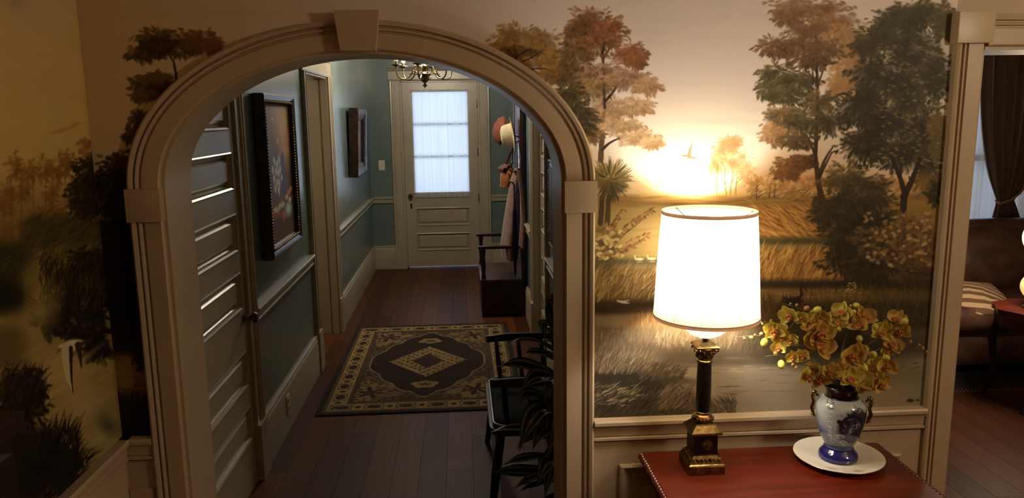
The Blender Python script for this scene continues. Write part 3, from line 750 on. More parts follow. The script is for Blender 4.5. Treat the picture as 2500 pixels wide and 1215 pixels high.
    c.line([(1262,178),(1259,140),(1256,112)],4,1.5,(52,32,16)); c.curve((1260,140),(1300,118),0.1,3,1,(52,32,16)); c.curve((1258,136),(1236,120),0.1,2.2,0.8,(52,32,16)); c.curve((1275,150),(1322,124),-0.1,2.4,0.8,(60,38,18)); c.curve((1290,172),(1340,170),0.15,2.4,0.8,(66,42,20))
    # tall tree between the arch and the sun
    c.line([(1466,392),(1470,330),(1474,250),(1476,190),(1470,130),(1466,90)],7,2.5,(74,44,24))
    for a, b, k in (((1470,365),(1512,338),0.15),((1512,338),(1540,332),0.0),((1476,246),(1506,208),-0.1),((1476,200),(1448,160),0.1),((1474,140),(1492,112),0.0),((1472,300),(1490,286),0.0)): c.curve(a, b, k, 4, 1.5, (74,44,24))
    for q, d, l in (((1405,140,52,46),(80,58,28),(152,112,58)),((1398,190,48,40),(74,54,26),(146,110,58)),((1445,60,66,44),(112,64,28),(184,110,58)),
                    ((1490,80,46,40),(140,76,36),(196,118,64)),((1412,92,44,36),(92,62,28),(160,112,54)),((1455,110,60,30),(130,80,40),(196,130,72)),
                    ((1540,130,44,26),(132,76,42),(188,118,70)),((1552,150,26,22),(124,72,40),(180,112,66)),((1470,180,64,32),(146,104,76),(206,158,118)),
                    ((1530,196,60,30),(158,114,84),(212,166,126)),((1578,212,40,22),(176,128,80),(216,176,134)),((1450,220,54,28),(136,104,62),(196,150,96)),
                    ((1500,262,70,28),(170,130,96),(222,186,144)),((1556,262,44,22),(186,142,92),(228,194,154)),((1470,292,50,24),(150,112,66),(206,160,104)),
                    ((1520,310,60,22),(190,142,92),(232,198,156)),((1560,338,54,20),(200,150,98),(238,206,168)),((1590,350,30,14),(210,162,108),(240,206,156)),((1440,330,36,20),(120,92,50),(176,136,82)),
                    ((1395,236,46,36),(50,42,20),(104,84,44)),((1402,276,56,34),(36,32,16),(92,80,42)),((1412,308,50,28),(34,30,15),(88,76,40)),((1396,330,34,18),(46,40,20),(110,92,50))):
        c.clump(*q, mixc(d, (48,32,18), 0.38), mixc(l, (120,84,54), 0.15), 170, 7, 0.8)
    for a, b, k in (((1476,262),(1474,205),0.0),((1478,246),(1504,212),-0.1),((1471,130),(1476,104),0.0),((1471,365),(1512,337),0.15)): c.curve(a, b, k, 3.6, 1.4, (46,28,16), 0.9)
    # palmetto
    c.dab(1488,440,48,46,(86,72,36),0.85,0.5); c.line([(1466,545),(1470,480)],7,6,(66,46,24)); c.line([(1482,545),(1486,480)],7,6,(74,52,28))
    for k in range(190):
        a = g.uniform(-0.15, 2*PI+0.15); L = g.uniform(34, 62); s_ = g.uniform(0.1, 0.5)
        u0, v0 = 1488+L*s_*math.cos(a), 438+L*s_*math.sin(a)*0.9
        t = g.uniform(0, 1); c.curve((u0,v0),(1488+L*math.cos(a), 438+L*math.sin(a)*0.95), g.uniform(-0.15,0.15), 2.4, 0.7, mixc((58,48,22),(176,150,88), max(0, min(1, t*(0.75-0.45*math.sin(a))))), 0.9, 3)
    # yellow-leaved bush
    for a, b in (((1462,620),(1560,528)),((1470,600),(1590,512)),((1470,630),(1580,575)),((1460,610),(1520,510)),((1465,640),(1545,600))):
        c.curve(a, b, -0.12, 1.6, 0.7, (88,58,28), 0.9)
        for t in np.linspace(0.3, 1, 14):
            x, y = a[0]+(b[0]-a[0])*t, a[1]+(b[1]-a[1])*t-6*math.sin(t*3)
            for s_ in (-1, 1): c.dab(x+g.uniform(2,7), y+s_*g.uniform(3,7), 6.5, 3.0, ((150,100,46),(112,72,34),(186,134,66))[int(g.integers(3))], 0.9, 0.35, s_*0.7+g.uniform(-0.4,0.4))
    c.clump(1474, 590, 44, 46, (82,58,28), (196,150,78), 130, 8, 0.95, (0.2,-0.6))
    for _ in range(46): c.dab(1452+g.uniform(0,66), 555+g.uniform(0,76), 7.5, 4.6, ((206,166,96),(176,130,68),(222,190,124))[int(g.integers(3))], 0.9, 0.3, g.uniform(-1,1))
    c.grass(1446, 1475, 690, 740, 26, 34, 0.5, [(176,140,80),(150,112,60)], 2.4)
    # right-hand grove: slender brown tree, then the big dark one
    for q, d, l in (((1975,20,100,30),(116,78,48),(168,118,78)),((1930,44,50,26),(104,70,42),(160,112,74)),((2030,50,70,30),(124,84,50),(172,124,80)),((1985,80,80,30),(100,66,38),(146,104,76)),
                    ((2060,90,60,36),(150,108,66),(190,140,92)),((2075,140,60,40),(146,104,60),(188,140,88)),((2060,200,46,50),(150,108,60),(196,148,88))):
        c.clump(*q, d, l, 150, 8, 0.7)
    c.line([(2010,498),(1998,450),(1990,380),(1994,300),(1996,200),(1990,90)],8,2.2,(56,34,18))
    c.curve((2000,430),(2032,360),0.12,5,2,(56,34,18)); c.curve((1994,410),(1970,330),-0.1,4.5,1.8,(56,34,18)); c.curve((1996,210),(2020,150),0.05,3,1,(56,34,18)); c.curve((1994,180),(1984,160),0,3,1,(56,34,18)); c.curve((1990,200),(1960,160),0,3,1,(56,34,18)); c.curve((1950,268),(1925,246),0,2,0.8,(56,34,18))
    for q, d, l in (((1890,118,48,30),(74,50,28),(148,104,62)),((1950,120,60,28),(78,52,28),(140,96,56)),((2010,125,56,30),(80,54,30),(140,98,58)),((1975,150,60,22),(68,46,26),(124,86,50)),
                    ((1900,185,56,34),(46,40,20),(104,86,48)),((1950,205,52,34),(50,42,22),(104,82,46)),((1880,222,40,26),(52,46,24),(126,108,64)),((1925,240,56,20),(46,40,20),(96,80,44)),
                    ((2000,250,44,30),(64,50,26),(120,92,50)),((1910,290,50,36),(66,50,26),(150,114,66)),((1960,300,60,36),(48,40,20),(104,84,46)),((2020,300,52,40),(50,42,22),(110,86,48)),
                    ((1890,330,36,30),(104,70,38),(196,146,92)),((1945,345,46,22),(56,44,22),(120,90,52)),((1960,395,36,18),(62,40,20),(120,80,44)),((1930,404,44,22),(86,52,28),(146,96,56)),((1920,425,34,14),(92,56,30),(150,100,58))):
        c.clump(*q, d, l, 140, 7.5, 0.85)
    for a, b in (((1992,210),(1994,160)),((1984,204),(1984,170)),((1990,400),(1992,340)),((2002,430),(2030,372))): c.line([a, b], 3.2, 2, (48,30,16), 0.85)
    for q, d, l in (((2240,40,90,44),(62,56,34),(112,100,64)),((2310,60,40,50),(92,82,54),(128,112,74)),((2190,70,70,50),(52,46,26),(96,84,50)),((2130,110,60,50),(54,44,24),(100,82,48)),((2230,130,80,70),(48,44,26),(104,96,60)),
                    ((2140,190,76,60),(40,34,18),(88,74,42)),((2220,230,80,70),(42,38,20),(110,98,58)),((2280,190,50,80),(50,46,26),(108,96,58)),((2100,270,66,60),(36,30,16),(82,66,36)),
                    ((2170,310,84,70),(34,30,16),(96,82,46)),((2255,320,60,80),(46,40,20),(138,116,66)),((2110,360,74,50),(32,26,14),(76,60,32)),((2200,380,80,50),(38,32,16),(104,86,46)),((2270,420,40,70),(40,34,18),(112,94,50)),
                    ((2290,330,26,60),(120,98,52),(160,132,74))):
        c.clump(*q, mixc(d, (20,16,8), 0.25), mixc(l, (30,24,12), 0.28), 190, 8, 0.85)
    for _ in range(150):   # pale upturned leaves
        u, v = g.uniform(2150, 2300), g.uniform(90, 440); c.dab(u, v, 6.5, 3.0, ((132,120,76),(156,140,90),(112,100,60))[int(g.integers(3))], 0.6, 0.4, g.uniform(-0.4,0.4))
    c.dab(2262,450,52,40,(150,112,58),0.75,0.7); c.dab(2250,480,70,14,(134,98,52),0.8,0.7)
    c.line([(2204,520),(2208,470),(2196,430),(2176,385)],9,4,(36,24,12)); c.line([(2206,480),(2226,440),(2246,385)],9,4,(38,26,12)); c.curve((2196,432),(2200,400),0,4,2,(36,24,12))
    c.clump(2285,470,24,36,(34,28,14),(70,58,30),80,8,0.9)
    # bushes below
    for q, d, l in (((2060,440,60,40),(58,48,24),(128,104,54)),((2110,470,70,50),(44,36,18),(98,80,42)),((2050,510,66,50),(36,30,14),(78,64,34)),((2130,520,80,56),(34,28,14),(80,64,34)),((2010,520,36,40),(40,32,16),(80,64,34)),
                    ((2070,580,70,54),(32,26,12),(66,54,28)),((2060,640,60,44),(30,24,12),(60,48,26)),((2150,600,70,50),(52,38,20),(120,88,48)),((2210,560,64,50),(70,50,26),(160,120,68)),((2250,600,44,60),(80,56,28),(170,124,68)),
                    ((2200,640,70,46),(62,42,22),(140,100,54)),((2120,660,70,40),(34,26,14),(76,58,32)),((2240,670,50,30),(48,34,18),(110,78,42))):
        c.clump(*q, d, l, 170, 7.5, 0.85)
    for _ in range(130): c.dab(g.uniform(2110,2280), g.uniform(520,650), 6.5, 4.6, ((176,140,88),(196,164,110),(150,112,62),(132,96,52))[int(g.integers(4))], 0.65, 0.4, g.uniform(-0.6,0.6))
    # white blossom sprig over the bank
    for _ in range(26): c.dab(g.uniform(2060,2090), g.uniform(690,712), 3, 2, (176,150,100), 0.8, 0.5)
    # dark trees left of the arch
    for q, d, l in (((395,92,66,24),(74,50,24),(110,78,40)),((352,130,46,22),(66,44,22),(104,74,38)),((440,120,50,24),(66,44,22),(100,70,36)),((490,100,44,28),(92,60,30),(126,86,46)),((520,110,26,22),(100,66,32),(130,90,48)),((385,112,50,30),(48,32,16),(84,58,30)),
                    ((360,205,46,18),(58,40,20),(100,74,38)),((400,215,44,24),(44,30,16),(80,56,30)),((350,235,30,16),(70,50,26),(110,82,42)),((380,190,40,14),(84,60,32),(120,90,48)),
                    ((345,300,38,30),(44,34,18),(88,68,36)),((360,325,30,22),(40,30,16),(78,60,32)),((325,335,24,16),(60,46,24),(110,86,46))):
        c.clump(*q, d, l, 120, 9, 0.7)
    c.line([(434,240),(430,180),(424,150),(416,140)],4,2,(44,28,14)); c.curve((432,230),(400,222),0.1,3,1.4,(40,26,14))
    # dense dark hedge in the corner
    for q in ((290,420,60,50),(260,470,60,60),(300,500,60,60),(330,560,50,60),(290,600,60,70),(330,680,50,70),(300,760,60,60),(350,800,40,60),(330,420,40,46)): c.clump(*q, (26,18,8), (50,38,18), 120, 10, 0.9)
    c.clump(300,395,40,24,(60,36,16),(96,60,28),70,8,0.8)
    c.band(230, 420, 540, 860, (20,14,6), 0.9, 30, 40)
    c.band(230, 420, 870, 960, (140,108,64), 0.9, 24, 30)
    for _ in range(22): c.dab(g.uniform(255,360), g.uniform(870,960), g.uniform(20,50), 4, ((140,100,56),(84,62,36))[int(g.integers(2))], 0.5, 0.8, 0.12)
    c.clump(350, 880, 24, 26, (24,18,10), (44,34,20), 70, 8, 0.95)
    c.band(268, 420, 975, 1110, (18,14,8), 0.97, 16, 14)
    c.grass(262, 385, 965, 990, 120, 24, 0.2, [(34,26,14),(60,42,22),(22,16,8)], 1.8); c.grass(255, 285, 975, 1010, 60, 26, -1.2, [(26,20,10),(18,14,8)], 2.0)
    # the painter's umbers: slightly greyed all over, more so in the foreground marsh
    wg = (np.clip((c.U-1150)/200, 0, 1)*0.14)[..., None]
    lum = c.a.mean(-1, keepdims=True); c.a = c.a*(1-wg)+lum*np.array([1.05, 0.99, 0.93], np.float32)*wg
    wl = (np.clip((c.V-780)/40, 0, 1)*np.clip((c.U-1420)/20, 0, 1)*0.40)[..., None]
    lum = c.a.mean(-1, keepdims=True); c.a = c.a*(1-wl)+lum*np.array([1.06, 0.98, 0.90], np.float32)*wl
    keep = ~((np.abs(c.H[None,:]-AX) < 0.637) & (c.Z[:,None] < np.where(np.abs(c.H-AX) < 0.637, ZS+0.43*np.sqrt(np.clip(1-((c.H-AX)/0.637)**2, 0, 1)), 0)[None,:]))
    return c, keep
cb, keepb = paint_back()
mural_b = put('mural_painting', cb.mesh('mural_painting', keepb, False, -0.0012), M['mural'], wall_back)
# plain painted sky above the picture's top row, same paint
top = cb.a[-1].copy()
nn = 240; idx = np.linspace(0, cb.nh-1, nn).astype(int)
hh, zz = np.meshgrid(cb.H[idx], np.linspace(2.1695, ZC-0.01, 5)); co = np.stack([hh.ravel(), np.full(hh.size, -0.0012), zz.ravel()], -1)
sm = np.array([[170,150,136]])/255.0
colr = np.concatenate([top[idx]*(1-t)+sm*t for t in (0, 0.6, 1, 1, 1)], 0)
put('mural_sky', grid_mesh('mural_sky', co, 5, nn, colr), M['mural'], wall_back)
MB().box(DX0-0.083, RX1, -0.0025, 0.001, 2.085, ZC-0.01).box(DX1+0.09, RX1, -0.0025, 0.001, 0.9, ZC-0.01).build('mural_sky', mat('mural_plain_sky', (176,156,142), (190,168,146), rough=0.55, scale=3, spec=0.25), wall_back, smooth=False)

# ------------------------------------------------------------------ the mural on the left wall
def paint_left():
    c = Canvas(0, XL, -1.15, 0.0, ZR-0.02, 2.17, 0.0032); g = c.rng
    c.wash([(-100,(196,166,124)),(150,(206,172,118)),(300,(210,176,108)),(420,(204,170,100)),(520,(150,120,64)),(640,(128,104,54)),(800,(146,124,70)),(1000,(166,138,84)),(1300,(132,120,80))])
    for _ in range(40): c.dab(g.uniform(-60,240), g.uniform(-20,380), g.uniform(30,110), g.uniform(10,30), ((206,174,122),(194,160,98),(212,176,108))[int(g.integers(3))], 0.25, 1.0, 0.1)
    c.dab(40, 8, 40, 22, (150,132,124), 0.6, 1.0); c.dab(150, 318, 46, 8, (176,112,52), 0.6, 0.9, -0.25); c.dab(185, 303, 20, 5, (168,104,48), 0.6, 0.9, -0.3)
    for u, v, ru, rv in ((35,410,22,34),(70,420,20,30),(105,412,22,34),(140,410,22,32),(165,400,22,36),(210,365,22,34),(15,480,26,40),(55,470,20,30),(125,470,20,30),(5,500,30,30),(0,560,30,30)): c.clump(u, v, ru, rv, (122,80,36), (168,118,56), 70, 8, 0.6)
    for u in (28, 52, 82, 112, 130, 160): c.line([(u,600),(u-2,430)],1.8,1.0,(120,80,38),0.7)
    c.clump(120, 540, 60, 40, (84,62,28), (140,104,50), 110, 9, 0.7); c.clump(60, 560, 40, 30, (100,72,34), (150,112,54), 60, 8, 0.6)
    for q in ((215,420,44,40),(200,470,40,50),(235,460,40,60),(210,510,44,40),(245,420,30,40)): c.clump(*q, (28,22,10), (60,46,22), 110, 9, 0.9)
    c.band(60, 260, 535, 600, (70,62,30), 0.9, 26, 40); c.grass(50, 250, 535, 640, 420, 40, 0.9, [(104,92,46),(74,66,32),(52,46,22)], 2.2, 0.5)
    c.band(-80, 70, 590, 760, (36,32,14), 0.85, 40, 40); c.grass(-60, 70, 600, 700, 160, 30, 0.9, [(92,80,36),(60,54,24)], 2.0, 0.5)
    c.dab(-10, 720, 70, 60, (20,18,8), 0.9, 0.6); c.dab(150, 640, 110, 18, (150,128,58), 0.8, 0.8, -0.5); c.dab(75, 680, 40, 50, (140,120,66), 0.7, 0.8)
    for q in ((190,705,60,50),(210,640,50,40),(150,760,56,50),(220,780,50,60),(250,700,40,80),(130,790,40,36),(240,860,40,30),(205,820,60,40)): c.clump(*q, (20,16,8), (46,38,20), 130, 9, 0.95)
    c.grass(95, 250, 640, 760, 420, 40, 0.25, [(26,20,10),(48,40,20),(74,62,32)], 2.2, 0.8); c.grass(84, 120, 735, 800, 60, 26, -1.1, [(26,22,10)], 2.0)
    c.band(-80, 60, 800, 900, (84,64,34), 0.6, 30, 40)
    # pale water
    c.dab(100, 760, 60, 90, (190,160,100), 0.8, 1.0, 0.35); c.dab(150, 900, 90, 80, (196,164,104), 0.85, 1.0, 0.5); c.dab(205, 990, 90, 70, (186,162,112), 0.85, 1.0, 0.4); c.dab(250, 1060, 60, 50, (160,150,112), 0.8, 1.0, 0.3)
    for _ in range(50): c.dab(g.uniform(80,290), g.uniform(840,1110), g.uniform(30,70), g.uniform(5,14), ((206,172,112),(186,160,112),(168,152,114),(212,172,104))[int(g.integers(4))], 0.35, 1.0, -0.6)
    c.dab(250, 1010, 60, 30, (120,112,80), 0.7, 0.9, -0.7); c.dab(265, 1040, 30, 40, (60,58,40), 0.7, 0.9, -0.7)
    # flying egret
    c.dab(178,841,34,15,(226,214,176),0.98,0.35,-0.15); c.dab(150,847,10,7,(226,214,176),0.98,0.4); c.line([(148,849),(136,862)],2.2,0.8,(84,66,40)); c.line([(160,848),(152,850)],3,3,(200,186,146))
    c.line([(163,850),(160,880),(164,920),(176,955)],14,1.5,(206,190,148),0.98); c.line([(172,848),(172,880),(174,930),(177,958)],5,1,(40,30,18),0.95); c.line([(190,842),(194,868),(198,898)],9,1.2,(52,40,24),0.95); c.line([(200,838),(220,834)],5,2,(60,46,28),0.9)
    # near reeds
    for q in ((50,930,60,40),(30,980,60,50),(90,960,26,30),(60,1010,60,50)): c.clump(*q, (16,12,6), (38,28,14), 110, 9, 0.95)
    c.grass(-20, 108, 900, 1000, 200, 34, 0.5, [(22,16,8),(70,44,24),(30,22,12)], 2.2)
    for q in ((140,1110,40,40),(120,1160,60,50),(160,1180,60,40),(170,1130,26,30),(190,1200,40,40)): c.clump(*q, (16,14,8), (34,28,14), 120, 10, 0.95)
    c.grass(95, 190, 1050, 1150, 190, 54, 0.35, [(20,16,8),(36,28,14)], 3.0); c.grass(160, 225, 1100, 1190, 60, 40, 0.9, [(20,16,8)], 3.2)
    c.band(-200, 120, 1040, 1400, (18,14,8), 0.9, 40, 60)
    return c
cl = paint_left()
put('mural_painting', cl.mesh('mural_painting', None, False, 0.0012), M['mural'], wall_left)
hh, zz = np.meshgrid(np.linspace(-4.19, -1.1495, 40), np.linspace(ZR-0.02, ZC-0.01, 20)); co = np.stack([np.full(hh.size, XL+0.0012), hh.ravel(), zz.ravel()], -1)
tt = np.clip((zz.ravel()-1.2)/0.5, 0, 1)[:, None]
put('mural_marsh', grid_mesh('mural_marsh', co, 20, 40, np.array([[40,32,16]])/255.0*(1-tt)+np.array([[186,146,88]])/255.0*tt), M['mural'], wall_left)
hh, zz = np.meshgrid(np.linspace(-1.15, 0, 30), np.linspace(2.1695, ZC-0.01, 4)); co = np.stack([np.full(hh.size, XL+0.0012), hh.ravel(), zz.ravel()], -1)
put('mural_sky', grid_mesh('mural_sky', co, 4, 30, np.tile(np.array([[178,144,98]])/255.0, (hh.size, 1))), M['mural'], wall_left)
# ------------------------------------------------------------------ mahogany table with a gadrooned edge
TZ = 0.74
tx0, tx1, ty0, ty1 = 0.556, 1.318, -0.575, -0.035
tb = thing('side_table', 'red mahogany side table with a carved rope edge, under the lamp', 'table', ((tx0+tx1)/2, (ty0+ty1)/2, 0))
tw, td = (tx1-tx0)/2, (ty1-ty0)/2
MB().box(-tw, tw, -td, td, TZ-0.012, TZ, 0.003).build('table_top', M['redwood'], tb)
MB().box(-tw-0.004, tw+0.004, -td-0.004, td+0.004, TZ-0.034, TZ-0.0125, 0.004).build('top_molding', M['redwood'], tb)
M['gad'] = mat('carved_mahogany', (96, 34, 16), (60, 18, 8), rough=0.26, scale=20, coat=0.2)
gm = MB().ball((0,0,0), 0.0135, 0.0085, 0.0125, 10, 6).mesh('gadroon'); gm.materials.append(M['gad'])
def gads(p0, p1, n, rz):
    for i in range(n):
        t = (i+0.5)/n
        o = put('gadroon', gm, None, tb, (p0[0]+(p1[0]-p0[0])*t, p0[1]+(p1[1]-p0[1])*t, TZ-0.0115), (0.0, 0.0, rz)); 
gads((-tw-0.004,-td), (-tw-0.004,td), 32, R(28)); gads((tw+0.004,-td), (tw+0.004,td), 32, R(-28)); gads((-tw,-td-0.004), (tw,-td-0.004), 45, R(118))
MB().box(-tw+0.05, tw-0.05, -td+0.04, td-0.03, TZ-0.15, TZ-0.034, 0.003).build('apron', M['redwood'], tb)
for sx in (-1, 1):
    for sy in (-1, 1):
        MB().box(sx*(tw-0.065)-0.026, sx*(tw-0.065)+0.026, sy*(td-0.055)-0.026, sy*(td-0.055)+0.026, TZ-0.17, TZ-0.034, 0.003).lathe([(0.018,0),(0.026,0.01),(0.027,0.05),(0.016,0.07),(0.022,0.09),(0.020,0.3),(0.028,0.48),(0.017,0.52),(0.026,0.545),(0.026,TZ-0.165)], 20, (sx*(tw-0.065), sy*(td-0.055), 0)).build('leg', M['redwood'], tb)

# ------------------------------------------------------------------ column lamp
LX, LY = 0.708, -0.158
lp = thing('table_lamp', 'lit table lamp, black and brass column with a white drum shade', 'lamp', (LX, LY, TZ))
def sq(mb, prof, seg=4):
    """square lathe: prof of (half width, z)"""
    n = len(prof); vs = []
    for h, z in prof: vs += [(-h,-h,z),(h,-h,z),(h,h,z),(-h,h,z)]
    fs = [(j*4+i, j*4+(i+1)%4, (j+1)*4+(i+1)%4, (j+1)*4+i) for j in range(n-1) for i in range(4)]+[(3,2,1,0), tuple((n-1)*4+i for i in range(4))]
    return mb.add(vs, fs)
sq(MB(), [(0.0535,0.0),(0.0540,0.002),(0.0540,0.026),(0.0525,0.028),(0.0540,0.030),(0.0500,0.033),(0.049,0.036),(0.040,0.050),(0.036,0.054),(0.036,0.058)]).build('plinth', M['gold'], lp, ang=25)
lf = MB()
for k in range(4):
    mm = MB()
    for i in range(7): mm.ball(((i-3)*0.0130, -0.0455, 0.043), 0.0054, 0.0040, 0.0078, 8, 5)
    mm.move(Matrix.Rotation(k*PI/2, 4, 'Z')); lf.add(mm.v, mm.f)
lf.build('leaf_band', M['gilt'], lp)
sq(MB(), [(0.0355,0.056),(0.0360,0.058),(0.0360,0.118),(0.0355,0.120)]).build('pedestal_block', M['black'], lp, smooth=False)
rz = MB().lathe([(0.0001,0),(0.006,0.0005),(0.008,0.003),(0.004,0.004),(0.0001,0.005)], 16, ax='y')
for i in range(10):
    a = 2*PI*i/10; rz.ball((0.0105*math.cos(a), 0.001, 0.0105*math.sin(a)), 0.0034, 0.0016, 0.0034, 8, 5)
rz.tube([(0.0155*math.cos(2*PI*i/24), 0.0005, 0.0155*math.sin(2*PI*i/24)) for i in range(25)], 0.0010, 6)
rz.v = [(q[0], -q[1], q[2]) for q in rz.v]
rz.build('rosette', M['gilt'], lp, loc=(0.004, -0.0360, 0.088))
sq(MB(), [(0.0365,0.119),(0.0460,0.121),(0.0470,0.125),(0.0460,0.128),(0.0290,0.146),(0.0270,0.150)]).build('pedestal_cap', M['gold'], lp, smooth=False)
tor = MB().lathe([(0.012,0.148),(0.0275,0.150),(0.0300,0.157),(0.0305,0.164),(0.0270,0.171),(0.0215,0.174),(0.0225,0.177),(0.0225,0.181),(0.0195,0.183)], 28)
for i in range(18):
    a = 2*PI*i/18; tor.ball((0.0295*math.cos(a), 0.0295*math.sin(a), 0.161), 0.004, 0.004, 0.006, 8, 5)
tor.build('column_base', M['gilt'], lp)
MB().lathe([(0.0210,0.180),(0.0218,0.20),(0.0220,0.25),(0.0210,0.315),(0.0198,0.336)], 32).build('column_shaft', M['black'], lp)
MB().lathe([(0.019,0.334),(0.0230,0.335),(0.0240,0.338),(0.0230,0.341),(0.0205,0.343),(0.0220,0.345),(0.0215,0.348),(0.019,0.349)], 28).build('column_collar', M['gold'], lp)
cp = MB().lathe([(0.0165,0.347),(0.017,0.355),(0.0195,0.366),(0.0235,0.377),(0.026,0.381),(0.024,0.385),(0.012,0.388)], 28)
sq(cp, [(0.020,0.380),(0.0255,0.382),(0.0265,0.386),(0.0245,0.389),(0.013,0.398),(0.010,0.400)])
for k in range(4):
    a = k*PI/2+PI/4
    for s_ in (-1, 1):
        pts = []
        for i in range(22):
            t = i/21*2.4*PI; r = 0.0088*(1-0.82*i/21)
            lx, lz = 0.0270+r*math.cos(t+PI/2+0.3), 0.3765+r*math.sin(t+PI/2+0.3)
            off = s_*(0.0035+0.001*i/21)
            pts.append((lx*math.cos(a)-off*math.sin(a), lx*math.sin(a)+off*math.cos(a), lz))
        cp.tube(pts, [0.0024*(1-0.4*i/21) for i in range(22)], 7)
    for row, (zz_, rr_, nn_) in enumerate(((0.357,0.0185,8),(0.366,0.0215,8))):
        for i in range(2):
            b = 2*PI*(k*2+i+0.5*row)/8
            cp.ball((rr_*math.cos(b), rr_*math.sin(b), zz_), 0.0042, 0.0042, 0.0075, 8, 6)
            cp.ball(((rr_+0.003)*math.cos(b), (rr_+0.003)*math.sin(b), zz_+0.0065), 0.0034, 0.0034, 0.0026, 8, 5)
cp.v = [(q[0]*1.27, q[1]*1.27, q[2]) for q in cp.v]
cp.build('capital', M['gold'], lp)
MB().lathe([(0.010,0.397),(0.012,0.399),(0.0085,0.401),(0.0085,0.405),(0.0115,0.408),(0.012,0.411),(0.008,0.413)], 20).build('neck', M['gold'], lp)
GLZ = 0.410
M['globe'] = mat('lit_opal_glass', (255, 250, 240), rough=0.2, emit=(255, 246, 232), estr=1.0)
MB().lathe([(0.008,GLZ),(0.026,GLZ+0.003),(0.046,GLZ+0.012),(0.062,GLZ+0.026),(0.070,GLZ+0.044),(0.067,GLZ+0.062),(0.052,GLZ+0.078),(0.026,GLZ+0.088),(0.010,GLZ+0.090)], 36).build('glass_bowl', M['globe'], lp)
MB().lathe([(0.010,GLZ+0.088),(0.006,GLZ+0.10),(0.006,0.70),(0.012,0.702),(0.004,0.72)], 14).build('stem_rod', M['gold'], lp)
# shade
def shade_mat():
    m, nt, b = new_mat('lit_pleated_silk_shade'); N, L = nt.nodes, nt.links
    tc = N.new('ShaderNodeTexCoord'); sp = N.new('ShaderNodeSeparateXYZ'); L.new(tc.outputs['Object'], sp.inputs[0])
    an = N.new('ShaderNodeMath'); an.operation = 'ARCTAN2'; L.new(sp.outputs[1], an.inputs[0]); L.new(sp.outputs[0], an.inputs[1])
    cv = N.new('ShaderNodeCombineXYZ'); ml = N.new('ShaderNodeMath'); ml.operation = 'MULTIPLY'; ml.inputs[1].default_value = 16.0
    L.new(an.outputs[0], ml.inputs[0]); L.new(ml.outputs[0], cv.inputs[0])
    zq = N.new('ShaderNodeMath'); zq.operation = 'MULTIPLY'; zq.inputs[1].default_value = 2.2; L.new(sp.outputs[2], zq.inputs[0]); L.new(zq.outputs[0], cv.inputs[2])
    nz = N.new('ShaderNodeTexNoise'); nz.inputs['Scale'].default_value = 3.0; nz.inputs['Detail'].default_value = 4; L.new(cv.outputs[0], nz.inputs['Vector'])
    rp = N.new('ShaderNodeValToRGB'); e = rp.color_ramp.elements; e[0].position = 0.30; e[0].color = (*lin((222, 206, 150)), 1); e[1].position = 0.50; e[1].color = (*lin((255, 246, 214)), 1)
    L.new(nz.outputs[0], rp.inputs[0])
    L.new(rp.outputs[0], b.inputs['Emission Color'])
    # brightest level with the bulbs
    zc = N.new('ShaderNodeMapRange'); zc.interpolation_type = 'SMOOTHSTEP'; zc.inputs['From Min'].default_value = SB-0.01; zc.inputs['From Max'].default_value = SB+0.12; zc.inputs['To Min'].default_value = 0.72; zc.inputs['To Max'].default_value = 4.2
    zd = N.new('ShaderNodeMapRange'); zd.interpolation_type = 'SMOOTHSTEP'; zd.inputs['From Min'].default_value = ST+0.02; zd.inputs['From Max'].default_value = ST-0.08; zd.inputs['To Min'].default_value = 0.17; zd.inputs['To Max'].default_value = 1.0
    L.new(sp.outputs[2], zc.inputs['Value']); L.new(sp.outputs[2], zd.inputs['Value'])
    em = N.new('ShaderNodeMath'); em.operation = 'MULTIPLY'; L.new(zc.outputs[0], em.inputs[0]); L.new(zd.outputs[0], em.inputs[1]); L.new(em.outputs[0], b.inputs['Emission Strength'])
    b.inputs['Base Color'].default_value = (*lin((246, 236, 205)), 1); b.inputs['Roughness'].default_value = 0.8
    return m
SB, ST = 0.471, 0.786
M['shade'] = shade_mat()
def shade_r(t): return 0.1525-0.0185*t**0.8+0.002*math.sin(PI*t)
sh = MB(); NP = 150
vs = []
for j in range(13):
    t = j/12
    for i in range(NP*2):
        a = PI*i/NP; r = shade_r(t)+(0.0007 if i % 2 else -0.0007)
        vs.append((r*math.cos(a), r*math.sin(a), SB+0.009+(ST-SB-0.018)*t))
sh.add(vs, [(j*NP*2+i, j*NP*2+(i+1) % (NP*2), (j+1)*NP*2+(i+1) % (NP*2), (j+1)*NP*2+i) for j in range(12) for i in range(NP*2)])
so = sh.build('lamp_shade', M['shade'], lp, ang=180)
M['braid'] = mat('taupe_braid_trim', (150, 112, 88), (128, 94, 72), rough=0.8, scale=200, trans=0.10)
for t, zz_, h in ((0, SB-0.001, 0.011), (1, ST+0.001, 0.010)):
    r = shade_r(t); s_ = 1 if t == 0 else -1
    MB().lathe([(r+0.0008, zz_), (r+0.0018, zz_+s_*h*0.5), (r+0.0008, zz_+s_*h)], 72, cap=False).build('trim_band', M['braid'], lp)
sp_ = MB()
for k in range(3):
    a = k*2*PI/3; sp_.tube([(0.005*math.cos(a), 0.005*math.sin(a), 0.708), (0.13*math.cos(a), 0.13*math.sin(a), ST-0.004)], 0.0016, 6)
sp_.build('shade_spider', M['gold'], lp)
M['bulb'] = mat('lit_bulb', (255, 240, 210), emit=(255, 214, 150), estr=16.0)
for sx in (-1, 1):
    MB().ball((sx*0.045, 0, 0.625), 0.026, 0.026, 0.034, 14, 10).tube([(sx*0.045,0,0.58),(sx*0.045,0,0.60)], 0.012, 12).build('bulb', M['bulb'], lp)
point_light('lamp_bulb_light', (0, -0.06, 0.63), 12.5, LAMP_COL, 0.04, lp)

